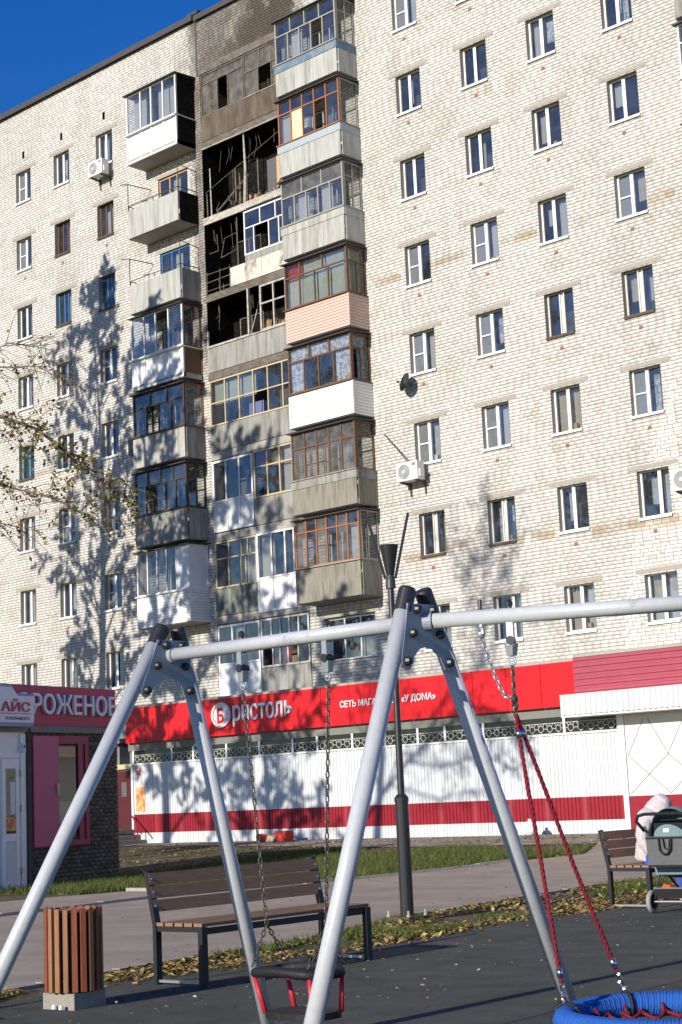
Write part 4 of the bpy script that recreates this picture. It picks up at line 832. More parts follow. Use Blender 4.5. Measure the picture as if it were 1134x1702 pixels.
# right part: pink ribbed parapet over a white canopy, plastered wall
sbuild(corrugated(8.21, 30, 3.62, 4.52, Y0-.3, 0.15, 0.03, True), 'parapet_sheet', 'sheet_pink')
mb = MB(); mb.box(8.21, 30, Y0-.32, -.1, 4.521, 4.58); mb.box(8.205, 8.235, Y0-.29, Y0+.1, 3.62, 4.5); sbuild(mb, 'parapet_cap', 'concrete')
sbuild(corrugated(8.06, 30, 3.13, 3.60, Y0-.75, 0.15, 0.026), 'canopy_fascia', 'sheet_white'); mb = MB(); mb.box(8.05, 30, Y0-.76, Y0+.04, 3.605, 3.618); mb.box(8.05, 30, Y0-.735, Y0+.04, 3.08, 3.125); sbuild(mb, 'canopy', 'pvc')
mb = MB(); mb.box(9.36, 30, Y0-.03, Y0+.04, 1.16, 3.075); sbuild(mb, 'plaster_wall', 'plaster_white'); mb = MB(); mb.box(9.36, 30, Y0-.034, Y0+.04, .25, 1.157); sbuild(mb, 'plaster_base', 'sheet_red')
mb = MB()
for i in range(14):
    x = 9.4+i*1.1
    for s in (1, -1):
        a = Vector((x if s > 0 else x+1.1, Y0-.033, 1.2)); b = Vector((x+1.1 if s > 0 else x, Y0-.033, 2.1)); c_ = Vector((x+.55, Y0-.033, 3.05)); mb.bar(a, b, .012, .006, (0, 1, 0)); mb.bar(b, c_+(b-c_)*.1, .012, .006, (0, 1, 0))
sbuild(mb, 'plaster_grooves', 'fabric_grey', kind='stuff')
# entrance at the left end
mb = MB(); mb.box(-9.62, -8.83, Y0-.02, Y0+.02, .75, 2.55); sbuild(mb, 'door', 'door_maroon'); mb = MB(); mb.box(-9.95, -9.62, Y0-.05, Y0+.04, .2, 3.3); sbuild(mb, 'door_post', 'door_maroon'); mb = MB(); mb.box(-9.55, -8.83, Y0-.05, Y0+.02, 2.6, 2.75); sbuild(mb, 'door_light', 'wood_cream')
mb = MB(); mb.box(-9.3, -9.05, Y0-.035, Y0-.022, 1.75, 2.2); sbuild(mb, 'notice', 'fabric_grey')
for i in range(3): mb = MB(); mb.box(-10.0, -8.72+.28*i, Y0-.9-.3*i, Y0-.06, .25 if i else .62, .75-.16*i-.003); sbuild(mb, 'entrance_step', 'concrete_dark')
mb = MB(); mb.tube([(-8.72, Y0-.12, 1.15), (-7.85, Y0-.5, .62)], .025, 6); mb.tube([(-8.2, Y0-.35, .3), (-8.2, Y0-.35, .83)], .02, 6); sbuild(mb, 'handrail', 'sheet_red')
mb = MB(); mb.box(-8.60, -8.20, Y0-.03, Y0-.018, 1.28, 2.02); sbuild(mb, 'poster', 'poster'); mb = MB(); mb.box(-8.60, -8.36, Y0-.03, Y0-.018, 2.38, 2.6); sbuild(mb, 'notice', 'poster_red'); mb = MB(); mb.box(-8.60, -8.38, Y0-.03, Y0-.018, 2.1, 2.34); sbuild(mb, 'notice', 'paper')
mb = MB(); mb.box(-9.45, -8.95, Y0-.62, Y0-.45, 3.0, 3.75); e = sbuild(mb, 'light_box', 'pvc'); mb = MB(); mb.box(-9.38, -9.02, Y0-.632, Y0-.6205, 3.08, 3.68); sbuild(mb, 'light_box_face', 'metal_dark', e); mb = MB(); mb.box(-9.3, -9.1, Y0-.45, Y0+.02, 3.3, 3.4); sbuild(mb, 'light_box_arm', 'metal_dark', e)
# oddments left along the shop wall
for i, (x, y, sx, sy, sz, m, lb, nm, ct) in enumerate([(-2.6, -4.75, .5, .35, .22, 'litter_red', 'red crate lying by the shop wall behind the left chain', 'crate', 'crate'), (-1.7, -4.9, .42, .3, .3, 'litter_red', 'smaller red box beside pale board by the shop wall', 'cardboard_box', 'box')]):
    mb = MB(); mb.box(x, x+sx, y, y+sy, gr(x, y)+.018, gr(x, y)+sz); o = mb.build(nm, m, None, label=lb, cat=ct); mb = MB(); mb.box(x+.03, x+sx-.03, y+.03, y+sy-.03, gr(x, y)+sz+.001, gr(x, y)+sz+.012); mb.build('lid', 'paper', o)
o = MB().hexa([(-2.1, -4.85, .31), (-1.75, -4.9, .31), (-1.7, -4.6, .31), (-2.1, -4.55, .31), (-2.08, -4.8, .5), (-1.8, -4.86, .42), (-1.74, -4.6, .44), (-2.05, -4.57, .52)]).build('crumpled_board', 'wood_cream', None, label='pale crumpled board between the two red boxes by the shop', cat='board')
o = MB().lathe((6.9, -4.7, gr(6.9, -4.7)+.02), [(.02, 0), (.13, .02), (.18, .12), (.17, .24), (.10, .33), (.03, .36), (.06, .40)], 12).build('white_sack', 'paper', None, True, label='small tied white sack standing against the shop wall', cat='sack')

# ------------------------------------------------------------------ ice cream kiosk
KA = Vector((5.4954, -19.1067, 0)); KD = Vector((-0.2498, 0.9683, 0)); KN = Vector((0.9683, 0.2498, 0))
K = thing('ice_cream_kiosk', KA, 'dark brick ice cream kiosk with crimson sign and open pink shutter', 'kiosk'); KP = Plane((0, 0, 0), KD, KN)
def kb(name, m, u0, u1, w0, w1, n0, n1, parent=None, pl=None, root=None): mb = MB(); (pl or KP).box(mb, u0, u1, w0, w1, n0, n1); return mb.build(name, m, parent or root or K)
kw_ = kb('wall', 'kiosk_wall', -1.6, 3.62, 0, 3.0, -3.2, -.012)
V = []; Fq = []; Cq = []
for j in range(38):
    x = 0.7-(.09 if j % 2 else 0)+((j*37) % 7)*.004
    while x < 3.64:
        a = max(x, 0.7)+.005; b = min(x+.19, 3.64)-.005; x += .19; zc_ = j*.079+.04
        if b-a < .03 or (0.73 < (a+b)/2 < 2.64 and .74 < zc_ < 2.86): continue
        n1 = .012+random.uniform(-.006, .012); k = len(V)
        for (u, w) in ((a, j*.079+.004), (b, j*.079+.004), (b, j*.079+.075), (a, j*.079+.075)): V.append(tuple(KP.p(u, w, n1)))
        for (u, w) in ((a, j*.079+.004), (b, j*.079+.004), (b, j*.079+.075), (a, j*.079+.075)): V.append(tuple(KP.p(u, w, -.015)))
        Fq += [(k, k+1, k+2, k+3), (k+1, k+5, k+6, k+2), (k, k+3, k+7, k+4), (k+3, k+2, k+6, k+7), (k, k+4, k+5, k+1)]
        c_ = random.uniform(.75, 1.25); Cq += [(.15*c_, .128*c_, .105*c_)]*8
npmesh('brick_mass', np.array(V), np.array(Fq), 'kiosk_brick', np.array(Cq), parent=kw_, kind='stuff')
kb('window_recess', 'room', .84, 2.56, .85, 2.76, -.011, .004); kb('display_glass', 'dark_glass', 1.62, 2.29, .9, 2.68, .006, .018)
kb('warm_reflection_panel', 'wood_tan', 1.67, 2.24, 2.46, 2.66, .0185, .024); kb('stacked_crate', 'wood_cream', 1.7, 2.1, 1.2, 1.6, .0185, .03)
mb = MB(); KP.box(mb, .74, 2.63, 2.72, 2.87, .02, .055); KP.box(mb, .74, 2.63, .75, .86, .02, .055); KP.box(mb, .74, .86, .86, 2.72, .022, .053); KP.box(mb, 2.29, 2.42, .86, 2.72, .022, .053); KP.box(mb, 2.51, 2.63, .86, 2.72, .022, .053); KP.box(mb, 2.42, 2.51, .86, 2.72, .005, .03); mb.build('window_frame', 'pink_deep', K)
sh = kb('shutter', 'pink_paint', .87, 1.63, .77, 2.86, .058, .085); kb('shutter_handle', 'wood_cream', 1.55, 1.61, 1.72, 1.95, .086, .115, sh); kb('notice', 'paper', .78, .83, 2.2, 2.5, .056, .06)
sg = kb('sign_board', 'sign_crimson', -1.6, 3.53, 3.06, 3.83, -.05, .07); kb('canopy', 'concrete_dark', -1.6, 3.56, 2.93, 3.055, -.05, .06)
text_on(KP, 'МОРОЖЕНОЕ', -.10, 3.28, 3.60, .40, 'sign_pale', K, 'sign_lettering', .072, .06, .012)
kb('roof', 'roofing', -1.6, 3.55, 3.1, 3.3, -3.2, -.06)
# white glazed porch with its own sign, left end of the row
PO = KA-KD*0.12+KN*0.0; D_ = thing('white_porch', KA-KD*.8, 'white plastic glazed porch door under a pale blue sign at left edge', 'porch'); PP = Plane(KD*1.5, KD, KN)
def pb(name, m, *a, parent=None): return kb(name, m, *a, parent=parent, pl=PP, root=D_)
pb('porch_wall', 'pvc', -2.6, .02, .02, 2.98, -.4, -.0); pb('stone_edge', 'kiosk_wall', .025, .13, 0, 3.0, -.3, .06)
dr = pb('door', 'pvc', -.72, -.22, .06, 2.42, .005, .06)
pb('door_pane', 'glass_plain', -.62, -.34, 1.05, 2.25, .045, .063, parent=dr); pb('door_pane_back', 'room', -.62, -.34, 1.05, 2.25, .0605, .0615, parent=dr); pb('pane_picture', 'poster', -.61, -.35, 1.1, 1.35, .0635, .066, parent=dr); pb('pane_picture', 'paper', -.5, -.36, 1.4, 2.0, .0635, .066, parent=dr)
pb('lower_panel', 'sheet_white', -.62, -.34, .2, .92, .061, .068, parent=dr)
for w in (.3, 1.45, 2.1): pb('hinge', 'metal_grey', -.22, -.16, w, w+.12, .02, .10, parent=dr)
mb = MB(); PP.box(mb, -.15, .0, .04, 2.9, .005, .03); PP.box(mb, -2.6, -.17, 2.45, 2.55, .005, .03); mb.build('door_frame', 'pvc', D_)
bxx = pb('alarm_box', 'paper', -.14, -.05, 2.55, 2.72, .031, .08); pb('alarm_lens', 'metal_dark', -.11, -.08, 2.63, 2.68, .081, .09, parent=bxx)
mb = MB(); mb.prism([(-2.6, 3.02), (-.04, 3.02), (.0, 3.08), (.03, 3.60), (.0, 3.64), (-.5, 3.64), (-.66, 3.80), (-2.6, 3.80)], PP.p(0, 0, .14), PP.U, (0, 0, 1), PP.N, .10); mb.build('sign_rim', 'sign_blue', D_)
mb = MB(); mb.prism([(-2.6, 3.09), (-.06, 3.09), (-.03, 3.13), (-.0, 3.56), (-.02, 3.59), (-.5, 3.59), (-.66, 3.75), (-2.6, 3.75)], PP.p(0, 0, .241), PP.U, (0, 0, 1), PP.N, .02); mb.build('sign_face', 'sign_pale', D_)
text_on(PP, 'АЙС', -.98, 3.29, .84, .24, 'letter_red', D_, 'sign_lettering', .262, .015, .02); pb('sign_rule', 'letter_red', -1.6, -.12, 3.25, 3.262, .262, .268); text_on(PP, 'озельного', -.86, 3.14, .7, .06, 'letter_dark', D_, 'sign_small_print', .262, .006, .0)

# ------------------------------------------------------------------ street lamp
T = thing('street_lamp', (18.47, -22.74, 0), 'black street lamp with a forked cup head behind the swing', 'street lamp')
mb = MB(); mb.tube([(0, 0, .04), (0, 0, 1.36)], .078, 16); mb.build('lower_pole', 'pole_black', T, False); MB().lathe((0, 0, 1.36), [(.084, 0), (.084, .05), (.05, .09)], 16).build('collar', 'pole_black', T)
mb = MB(); mb.tube([(0, 0, 1.4), (0, 0, 3.98)], [.042, .036], 14); mb.build('upper_pole', 'pole_black', T); mb = MB(); mb.box(-.19, .19, -.19, .19, .03, .07); mb.build('base_plate', 'metal_rust', T)
for i in range(4): MB().lathe((.15*(1 if i % 2 else -1), .15*(1 if i//2 else -1), .04), [(.024, .03), (.024, .055), (.014, .057), (.014, .10)], 8).build('anchor_bolt', 'kerb', T)
MB().lathe((0, 0, 3.86), [(.06, 0), (.058, .10), (.045, .14), (.045, .2)], 14).build('neck', 'metal_dark', T); MB().lathe((0, 0, 4.0), [(.042, 0), (.058, .08), (.11, .36), (.115, .38), (.0, .385)], 20).build('head', 'pole_black', T)
hr = Vector((0.7304, 0.6815, 0)).normalized()
for s in (-1, 1): MB().bar(hr*.06*s+Vector((0, 0, 3.98)), hr*.25*s+Vector((0, 0, 4.76)), .034, .026, (-hr.y, hr.x, 0)).build('arm_blade', 'pole_black', T)

# ------------------------------------------------------------------ benches
def make_bench(label):
    b = thing('park_bench', (0, 0, 0), label, 'bench', 'slatted park benches'); L = 2.02
    for e in (0.0, L):
        mb = MB(); mb.bar((.02, e, 0), (.02, e, .46), .06, .04, (1, 0, 0)); mb.build('back_leg', 'frame_black', b)
        mb = MB(); mb.bar((.02, e, .461), (-.075, e, .90), .06, .04, (1, 0, 0)); mb.build('back_post', 'frame_black', b)
        mb = MB(); mb.bar((.55, e, 0), (.55, e, .46), .06, .05, (1, 0, 0)); mb.build('front_leg', 'frame_black', b); mb = MB(); mb.bar((.045, e, .44), (.52, e, .44), .045, .04); mb.build('seat_rail', 'frame_black', b); mb = MB(); mb.bar((.045, e, .03), (.52, e, .03), .03, .02); mb.build('floor_bar', 'metal_grey', b)
    mb = MB(); mb.bar((.54, .03, .425), (.54, L-.03, .425), .03, .05); mb.build('front_rail', 'frame_black', b)
    for i in range(5): x = .07+i*.112; mb = MB(); mb.box(x-.046, x+.046, -.02, L+.02, .4625, .49); mb.build('seat_slat', 'slat_brown', b)
    for i in range(3):
        z = .62+i*.108; x = -.01-.20*(z-.46); mb = MB(); mb.bar((x+.035, -.02, z), (x+.035, L+.02, z), .095, .026, (-1, 0, -.2)); s = mb.build('back_slat', 'slat_brown', b)
        for y in (.0, L): MB().lathe((x+.049, y, z), [(.011, 0), (.008, .006)], 8, (1, 0, .2)).build('bolt', 'chrome', s)
    return b
b1 = make_bench('empty brown slatted bench behind the baby swing, beside the bin'); b1.location = (20.62, -28.36, .02); b1.rotation_euler = (0, 0, .035)
b2 = copy_tree(b1); b2['label'] = 'brown slatted bench with a hooded person, behind the stroller'; b2.location = (19.9, -20.72, .02); b2.rotation_euler = (0, 0, .02)
b3 = copy_tree(b1); b3['label'] = 'brown slatted bench beyond the left edge, its slatted shadow beside the bin'; b3.location = (20.75, -33.6, .02); b3.rotation_euler = (0, 0, .03)

# ------------------------------------------------------------------ litter bin
T = thing('litter_bin', (21.155, -29.61, .02), 'round wooden slatted litter bin on a concrete base', 'litter bin'); R_ = .215
MB().box(-.16, .16, -.16, .16, 0, .115).build('concrete_base', 'bin_concrete', T).rotation_euler = (0, 0, .12)
MB().lathe((0, 0, .115), [(R_-.045, 0), (R_-.045, .57), (R_-.06, .57), (R_-.06, .02)], 24).build('liner', 'frame_black', T)
for i in range(20):
    a = 2*math.pi*i/20; mb = MB(); d = Vector((math.cos(a), math.sin(a), 0)); q = Vector((-d.y, d.x, 0)); w = random.uniform(.0175, .0205); z1_ = .715+random.uniform(-.006, .006)
    mb.hexa([d*(R_-.022)-q*w+Vector((0, 0, .125)), d*(R_-.022)+q*w+Vector((0, 0, .125)), d*R_+q*w+Vector((0, 0, .125)), d*R_-q*w+Vector((0, 0, .125)), d*(R_-.022)-q*w+Vector((0, 0, z1_)), d*(R_-.022)+q*w+Vector((0, 0, z1_)), d*R_+q*w+Vector((0, 0, z1_)), d*R_-q*w+Vector((0, 0, z1_))]); mb.build('slat', random.choice(['bin_a', 'bin_a', 'bin_b', 'bin_b', 'bin_c']), T)
for z_ in (.2, .66): MB().ring((0, 0, z_), (0, 0, 1), R_-.032, .008, 28, 6).build('hoop', 'frame_black', T)
for x_, y_ in ((.02, -.2), (.10, -.2)): MB().lathe((x_, y_, .005), [(.0, 0), (.018, .005), (.018, .03), (.0, .04)], 8).build('anchor_bolt', 'paper', T)

# ------------------------------------------------------------------ swing frame
ZB = 2.3
Lt = Vector((23.966, -31.08, ZB)); Mt = Vector((25.85, -31.055, ZB)); Rd = Vector((1.145, .632, 0)).normalized(); Rt_ = Mt+Rd*2.1
G = thing('swing_frame', (25.85, -31.05, 0), 'grey tubular swing frame with black leg caps and crossbars', 'swing frame'); GO = -Vector((25.85, -31.05, 0))
def gb(mb, name, m, parent=None, smooth=False): mb.v = [tuple(Vector(q)+GO) for q in mb.v]; return mb.build(name, m, parent or G, smooth)
def aframe(Tp, dfront, dback, ax):
    # ax: bar direction; legs lie in the plane across it
    n = Vector((0, 1, 0)); r = .0435
    for sgn, dd in ((-1, dfront), (1, dback)):
        foot = Vector((Tp.x, Tp.y+sgn*dd, 0)); top0 = Tp+n*sgn*.13; d = (top0-foot).normalized(); 
        # leg passes beside the bar
        tipp = foot+d*((ZB+.16)/d.z)
        t0 = Vector((0, 0, 0)); leg = gb(MB().tube([foot, tipp-d*.10], r, 20), 'leg', 'swing_grey', None, True)
        gb(MB().lathe(tipp-d*.125, [(r+.0025, 0), (r+.002, .118), (r-.003, .130), (r-.012, .133), (0, .134)], 20, d), 'leg_cap', 'cap_black', leg)
        gb(MB().lathe(foot, [(.09, 0.015), (.09, .03), (r+.006, .035), (r+.006, .08)], 20), 'foot_flange', 'swing_plate', leg)
    # gusset plate, on the camera side of the legs
    pts = [(-.12, .085), (.12, .085), (.145, -.02), (.195, -.19), (.195, -.225), (.16, -.25), (.135, -.24), (.10, -.18), (.05, -.14), (0, -.13), (-.05, -.14), (-.10, -.18), (-.135, -.24), (-.16, -.25), (-.195, -.225), (-.195, -.19), (-.145, -.02)]
    sl_ = (dback-dfront)/2/ZB
    po = [(a+sl_*(-b), b) for a, b in pts]
    for s in (0.035,): gb(MB().prism(po, Tp+ax*s, n, Vector((0, 0, 1)), ax, .01), 'gusset_plate', 'swing_plate')
    for a, b in ((-.06, .055), (.06, .055), (-.105, -.065), (.105, -.065), (-.162, -.205), (.162, -.205)):
        gb(MB().lathe(Tp+ax*.045+n*(a-sl_*b)+Vector((0, 0, b)), [(.024, 0), (.024, .012), (.018, .03), (0, .034)], 10, ax), 'nut_cap', 'cap_black')
ax0 = (Mt-Lt).normalized()
aframe(Lt, 1.583, .745, Vector((1, 0, 0))); aframe(Mt, 1.053, 1.24, Vector((1, 0, 0))); aframe(Rt_, 1.0, 1.2, Vector((1, 0, 0)))
gb(MB().tube([Lt+ax0*.06, Mt-ax0*.05], .038, 20), 'crossbar', 'swing_grey', None, True); gb(MB().tube([Mt+Rd*.06, Rt_-Rd*.05], .038, 20), 'crossbar', 'swing_grey', None, True)
for p_, d_ in ((Lt, ax0), (Mt, Rd), (Mt, -ax0)): gb(MB().tube([p_+d_*.03, p_+d_*.075], .048, 20), 'bar_collar', 'swing_plate')

def chain_mesh(mb, pts, L=.042, r=.0042, w=.013):
    pts = [Vector(p) for p in pts]; seg = 0; acc = []
    for a, b in zip(pts[:-1], pts[1:]):
        k = max(1, int((b-a).length/(L*.74)))
        for i in range(k): acc.append((a.lerp(b, (i+.5)/k), (b-a).normalized()))
    for i, (c, d) in enumerate(acc):
        x = d.cross(Vector((.3, .8, .1))).normalized(); y = d.cross(x)
        if i % 2: x = y
        h = L/2-w; P = []
        for q in range(12):
            a = 2*math.pi*q/12; cx_ = math.cos(a)*(w-r); cy = math.sin(a)*(w-r)+(h if math.sin(a) > 0 else -h); P.append(c+x*cx_+d*cy)
        k = len(mb.v); m_ = 5; n_ = len(P)
        for q in range(n_):
            t = (P[(q+1) % n_]-P[q-1]).normalized(); s_ = t.cross(x.cross(d)).normalized(); e_ = x.cross(d).normalized()
            for j in range(m_): b_ = 2*math.pi*j/m_; mb.v.append(tuple(P[q]+s_*r*math.cos(b_)+e_*r*math.sin(b_)))
        for q in range(n_):
            for j in range(m_): mb.f.append((k+q*m_+j, k+((q+1) % n_)*m_+j, k+((q+1) % n_)*m_+(j+1) % m_, k+q*m_+(j+1) % m_))
    return mb
def hanger(parent, P, O, ax):
    # swivel hanger under the crossbar at P
    def q(mb, name, m, par=None, sm=False): mb.v = [tuple(Vector(v)-O) for v in mb.v]; return mb.build(name, m, par or parent, sm)
    n = ax.cross(Vector((0, 0, 1))); mb = MB(); mb.tube([P+Vector((0, 0, .03)), P+Vector((0, 0, .075))], .012, 8); mb.lathe(P+Vector((0, 0, .05)), [(.02, 0), (.02, .016), (.012, .03), (0, .034)], 10); q(mb, 'hanger_bolt', 'cap_black')
    h = MB(); 
    for s in (-1, 1): h.bar(P+n*.022*s-Vector((0, 0, .035)), P+n*.022*s-Vector((0, 0, .15)), .008, .034, ax)
    hb = q(h, 'hanger_yoke', 'metal_grey')
    mb = MB(); mb.lathe(P-Vector((0, 0, .125))-n*.034, [(.022, 0), (.022, .068)], 12, n); q(mb, 'bearing', 'cap_black', hb)
    mb = MB(); mb.hexa([P+Vector(v) for v in ((-.018, -.018, -.20), (.018, -.018, -.20), (.018, .018, -.20), (-.018, .018, -.20), (-.026, -.024, -.14), (.026, -.024, -.14), (.026, .024, -.14), (-.026, .024, -.14))]); q(mb, 'swivel', 'metal_grey', hb)
    mb = MB(); mb.ring(P-Vector((0, 0, .225)), n, .018, .006, 12, 6); q(mb, 'shackle', 'chrome', hb)
    return P-Vector((0, 0, .245))
# baby swing
c1 = Vector((24.5424, 0, 0)); u_ = lambda x: Lt+ax0*(x-Lt.x); P1 = u_(24.585); P2 = u_(25.225); SO = Vector((24.92, -31.07, .33))
BS = thing('baby_swing', SO, 'black rubber cradle swing seat with red uprights on two chains', 'swing seat')
def bb(mb, name, m, parent=None, sm=False): mb.v = [tuple(Vector(v)-SO) for v in mb.v]; return mb.build(name, m, parent or BS, sm)
e1 = hanger(BS, P1-Vector((0, 0, .0)), SO, ax0); e2 = hanger(BS, P2, SO, ax0); cz = .565; hx = .235; hy = .15
A1 = Vector((24.92-hx, -31.07, cz)); ctr = Vector((24.92, -31.07, cz)); j1 = Vector((24.92-hx*.93, -31.07, .80)); j2 = Vector((24.92+hx*.93, -31.07, .80))
for e_, j_, s in ((e1, j1, -1), (e2, j2, 1)):
    mb = MB(); chain_mesh(mb, [e_, j_]); 
    for t_ in (-1, 1): chain_mesh(mb, [j_, ctr+Vector((hx*s*.86, t_*hy*.9, .03))])
    bb(mb, 'chain', 'chain')
def rr(hx, hy, n=28, p=3.2): 
    out = []
    for i in range(n):
        a = 2*math.pi*i/n; c, s = math.cos(a), math.sin(a); out.append((hx*math.copysign(abs(c)**(2/p), c), hy*math.copysign(abs(s)**(2/p), s)))
    return out
o_ = rr(hx, hy); mb = MB(); mb.tube([ctr+Vector((a, b, .012*math.cos(a*9))) for a, b in o_]+[ctr+Vector((o_[0][0], o_[0][1], .012*math.cos(o_[0][0]*9)))], .027, 10, False); bb(mb, 'top_ring', 'rubber_black', None, True)
o_ = rr(hx*.86, hy*.95); mb = MB(); mb.prism(o_, Vector((24.95, -31.07, .335)), (1, 0, 0), (0, 1, 0), (0, 0, 1), .035); bb(mb, 'seat_pan', 'rubber_black')
for sx in (-1, 1):
    for sy in (-1, 1): bb(MB().tube([ctr+Vector((sx*hx*.86, sy*hy*.8, -.02)), Vector((24.95+sx*hx*.72, -31.07+sy*hy*.72, .36))], .0135, 10), 'upright', 'bar_red', None, True)
bb(MB().tube([ctr+Vector((hx*.5*-1, hy, .02)), ctr+Vector((-hx*.2, hy, .05))], .02, 8), 'buckle', 'rubber_black')
# basket swing
HP = Mt+Rd*.465; H2 = Mt+Rd*1.62; BC = Vector((26.85, -30.55, .375)); BO = BC.copy(); RR = .50
K2 = thing('basket_swing', (BC.x, BC.y, .3), 'blue rope-wrapped basket swing hanging on red ropes', 'basket swing'); BO = Vector((BC.x, BC.y, .3))
def kk(mb, name, m, parent=None, sm=False): mb.v = [tuple(Vector(v)-BO) for v in mb.v]; return mb.build(name, m, parent or K2, sm)
e1 = hanger(K2, HP, BO, Rd); e2 = hanger(K2, H2, BO, Rd)
def knot(e_, az):
    k_ = e_-Vector((0, 0, .17)); mb = MB(); chain_mesh(mb, [e_, k_-Vector((0, 0, .12))], .038, .006); kk(mb, 'hanger_chain', 'chain'); mb = MB(); mb.ring(k_, (1, .2, 0), .016, .011, 10, 6); mb.ring(k_-Vector((0, 0, .03)), (.2, 1, 0), .014, .009, 10, 6); kk(mb, 'shackle', 'chain')
    for a in az:
        tgt = BC+Vector((math.cos(a)*RR, math.sin(a)*RR, .05)); st = k_-Vector((0, 0, .07)); d = (tgt-st); n_ = 160; side = d.cross(Vector((0, 0, 1))).normalized()
        mid = [st+d*(i/n_) for i in range(n_+1)]; sag = [p_+side*.004*math.sin(i/n_*9)-Vector((0, 0, .012*math.sin(math.pi*i/n_))) for i, p_ in enumerate(mid)]
        i0, i1 = 8, int(n_*.93); rope = MB()
        for ph in (0, 2.094, 4.189):
            x_ = d.orthogonal().normalized(); y_ = d.normalized().cross(x_)
            rope.tube([sag[i]+x_*.005*math.cos(i*.62+ph)+y_*.005*math.sin(i*.62+ph) for i in range(0, i1)], .0066, 6)
        ro = kk(rope, 'rope', 'rope_red', None, True); kk(MB().tube([sag[9], sag[13]], .0145, 10), 'ferrule', 'chrome', ro, True); kk(MB().tube([sag[i1-9], sag[i1-4]], .0145, 10), 'ferrule', 'chrome', ro, True)
        mb = MB(); chain_mesh(mb, [sag[i1-1], tgt], .05, .007, .017); kk(mb, 'end_chain', 'chrome', ro); mb = MB(); mb.ring(BC+Vector((math.cos(a)*RR, math.sin(a)*RR, 0)), (-math.sin(a), math.cos(a), 0), .068, .010, 16, 6); kk(mb, 'strap', 'rubber_black', ro)
dirL = math.atan2(-Rd.y, -Rd.x)
knot(e1, (math.radians(207), math.radians(149))); knot(e2, (math.radians(27), math.radians(-31)))
EP = Mt+Rd*.32; mb = MB(); mb.tube([EP+Vector((0, 0, .03)), EP+Vector((0, 0, .09))], .011, 8); kk(mb, 'eye_bolt', 'cap_black'); mb = MB(); mb.ring(EP-Vector((0, 0, .075)), (.6, .8, 0), .024, .011, 14, 6); mb.tube([EP-Vector((0, 0, .03)), EP-Vector((0, 0, .06))], .012, 8); kk(mb, 'eye', 'metal_grey')
kq = e1-Vector((0, 0, .17)); mb = MB(); chain_mesh(mb, [EP-Vector((0, 0, .1)), (EP-Vector((0, 0, .1))).lerp(kq, .3)-Vector((0, 0, .07)), (EP-Vector((0, 0, .1))).lerp(kq, .65)-Vector((0, 0, .09)), kq], .034, .0045); kk(mb, 'safety_chain', 'metal_grey')
kk(MB().ring(BC, (0, 0, 1), RR, .050, 64, 10), 'hoop', 'rope_blue', None, True)
mb = MB(); TW = 95
for st_ in range(2):
    P = [];
    for i in range(TW*8+1):
        a = 2*math.pi*i/(TW*8); b_ = a*TW+st_*math.pi; P.append(BC+Vector((math.cos(a)*(RR+.050*math.cos(b_)), math.sin(a)*(RR+.050*math.cos(b_)), .050*math.sin(b_))))
    mb.tube(P, .0125, 5, False)
kk(mb, 'rope_wrapping', 'rope_blue', None, True)
mb = MB()
for i in range(-5, 6):
    h = math.sqrt(max(0, .44**2-(i*.085)**2)); zz = lambda t: -.11*(1-t*t)*(1-(i*.085/.44)**2)
    for w_ in (0, 1):
        P = []
        for j in range(13):
            t = -1+j/6; q = h*t; P.append(BC+(Vector((i*.085, q, zz(t)-.02)) if w_ else Vector((q, i*.085, zz(t)-.02))))
        mb.tube(P, .010, 5)
kk(mb, 'net', 'rope_red', None, True)
for i in range(14): a = 2*math.pi*i/14; kk(MB().ring(BC+Vector((math.cos(a)*.45, math.sin(a)*.45, -.02)), (-math.sin(a), math.cos(a), 0), .03, .008, 10, 5), 'net_loop', 'rope_red')
# ------------------------------------------------------------------ person on the far bench
PO = Vector((20.2, -20.30, 0.02)); P_ = thing('person', PO, 'person in pale hooded jacket and jeans sitting bent forward on bench', 'person')
V3 = [(0.02, 0, .58), (.03, 0, .72), (.09, 0, .92), (.17, 0, 1.07), (.23, 0, 1.15), (.28, 0, 1.23)]
rad = [(.15, .13), (.145, .12), (.16, .12), (.14, .10), (.06, .06), (.085, .075)]; Ed = [(0, 1), (1, 2), (2, 3), (3, 4), (4, 5)]
def limb(ps, rs, at):
    i = len(V3); V3.extend(ps); rad.extend(rs); Ed.append((at, i)); Ed.extend((i+k, i+k+1) for k in range(len(ps)-1))
for s in (-1, 1):
    limb([(.08, s*.10, .56), (.48, s*.13, .54), (.50, s*.14, .30), (.50, s*.14, .09), (.64, s*.15, .05)], [.09, .065, .055, .042, .04], 0)
    limb([(.14, s*.20, 1.02), (.10, s*.25, .80), (.22, s*.22, .60), (.27, s*.2, .57)], [.06, .048, .035, .03], 3)
body = skinned('body', V3, Ed, rad, 'skin', P_)
jk = skinned('jacket', [(-.005, 0, .49), (.015, 0, .58), (.03, 0, .74), (.09, 0, .92), (.165, 0, 1.06), (.22, 0, 1.14)]+[(.13, -.205, 1.02), (.09, -.27, .80), (.15, -.26, .68), (.22, -.225, .59)]+[(.13, .205, 1.02), (.09, .265, .80), (.22, .225, .60)],
    [(0, 1), (1, 2), (2, 3), (3, 4), (4, 5), (4, 6), (6, 7), (7, 8), (8, 9), (4, 10), (10, 11), (11, 12)], [(.205, .18), (.20, .175), (.185, .165), (.195, .165), (.18, .15), (.155, .15), .095, .085, .075, .055, .095, .085, .055], 'jacket', P_, 3, folds=.004)
hd = skinned('hood', [(.13, 0, 1.02), (.19, 0, 1.12), (.25, 0, 1.21), (.305, 0, 1.27)], [(0, 1), (1, 2), (2, 3)], [(.21, .20), (.175, .165), (.135, .13), (.075, .085)], 'jacket', P_, 3, folds=.004)
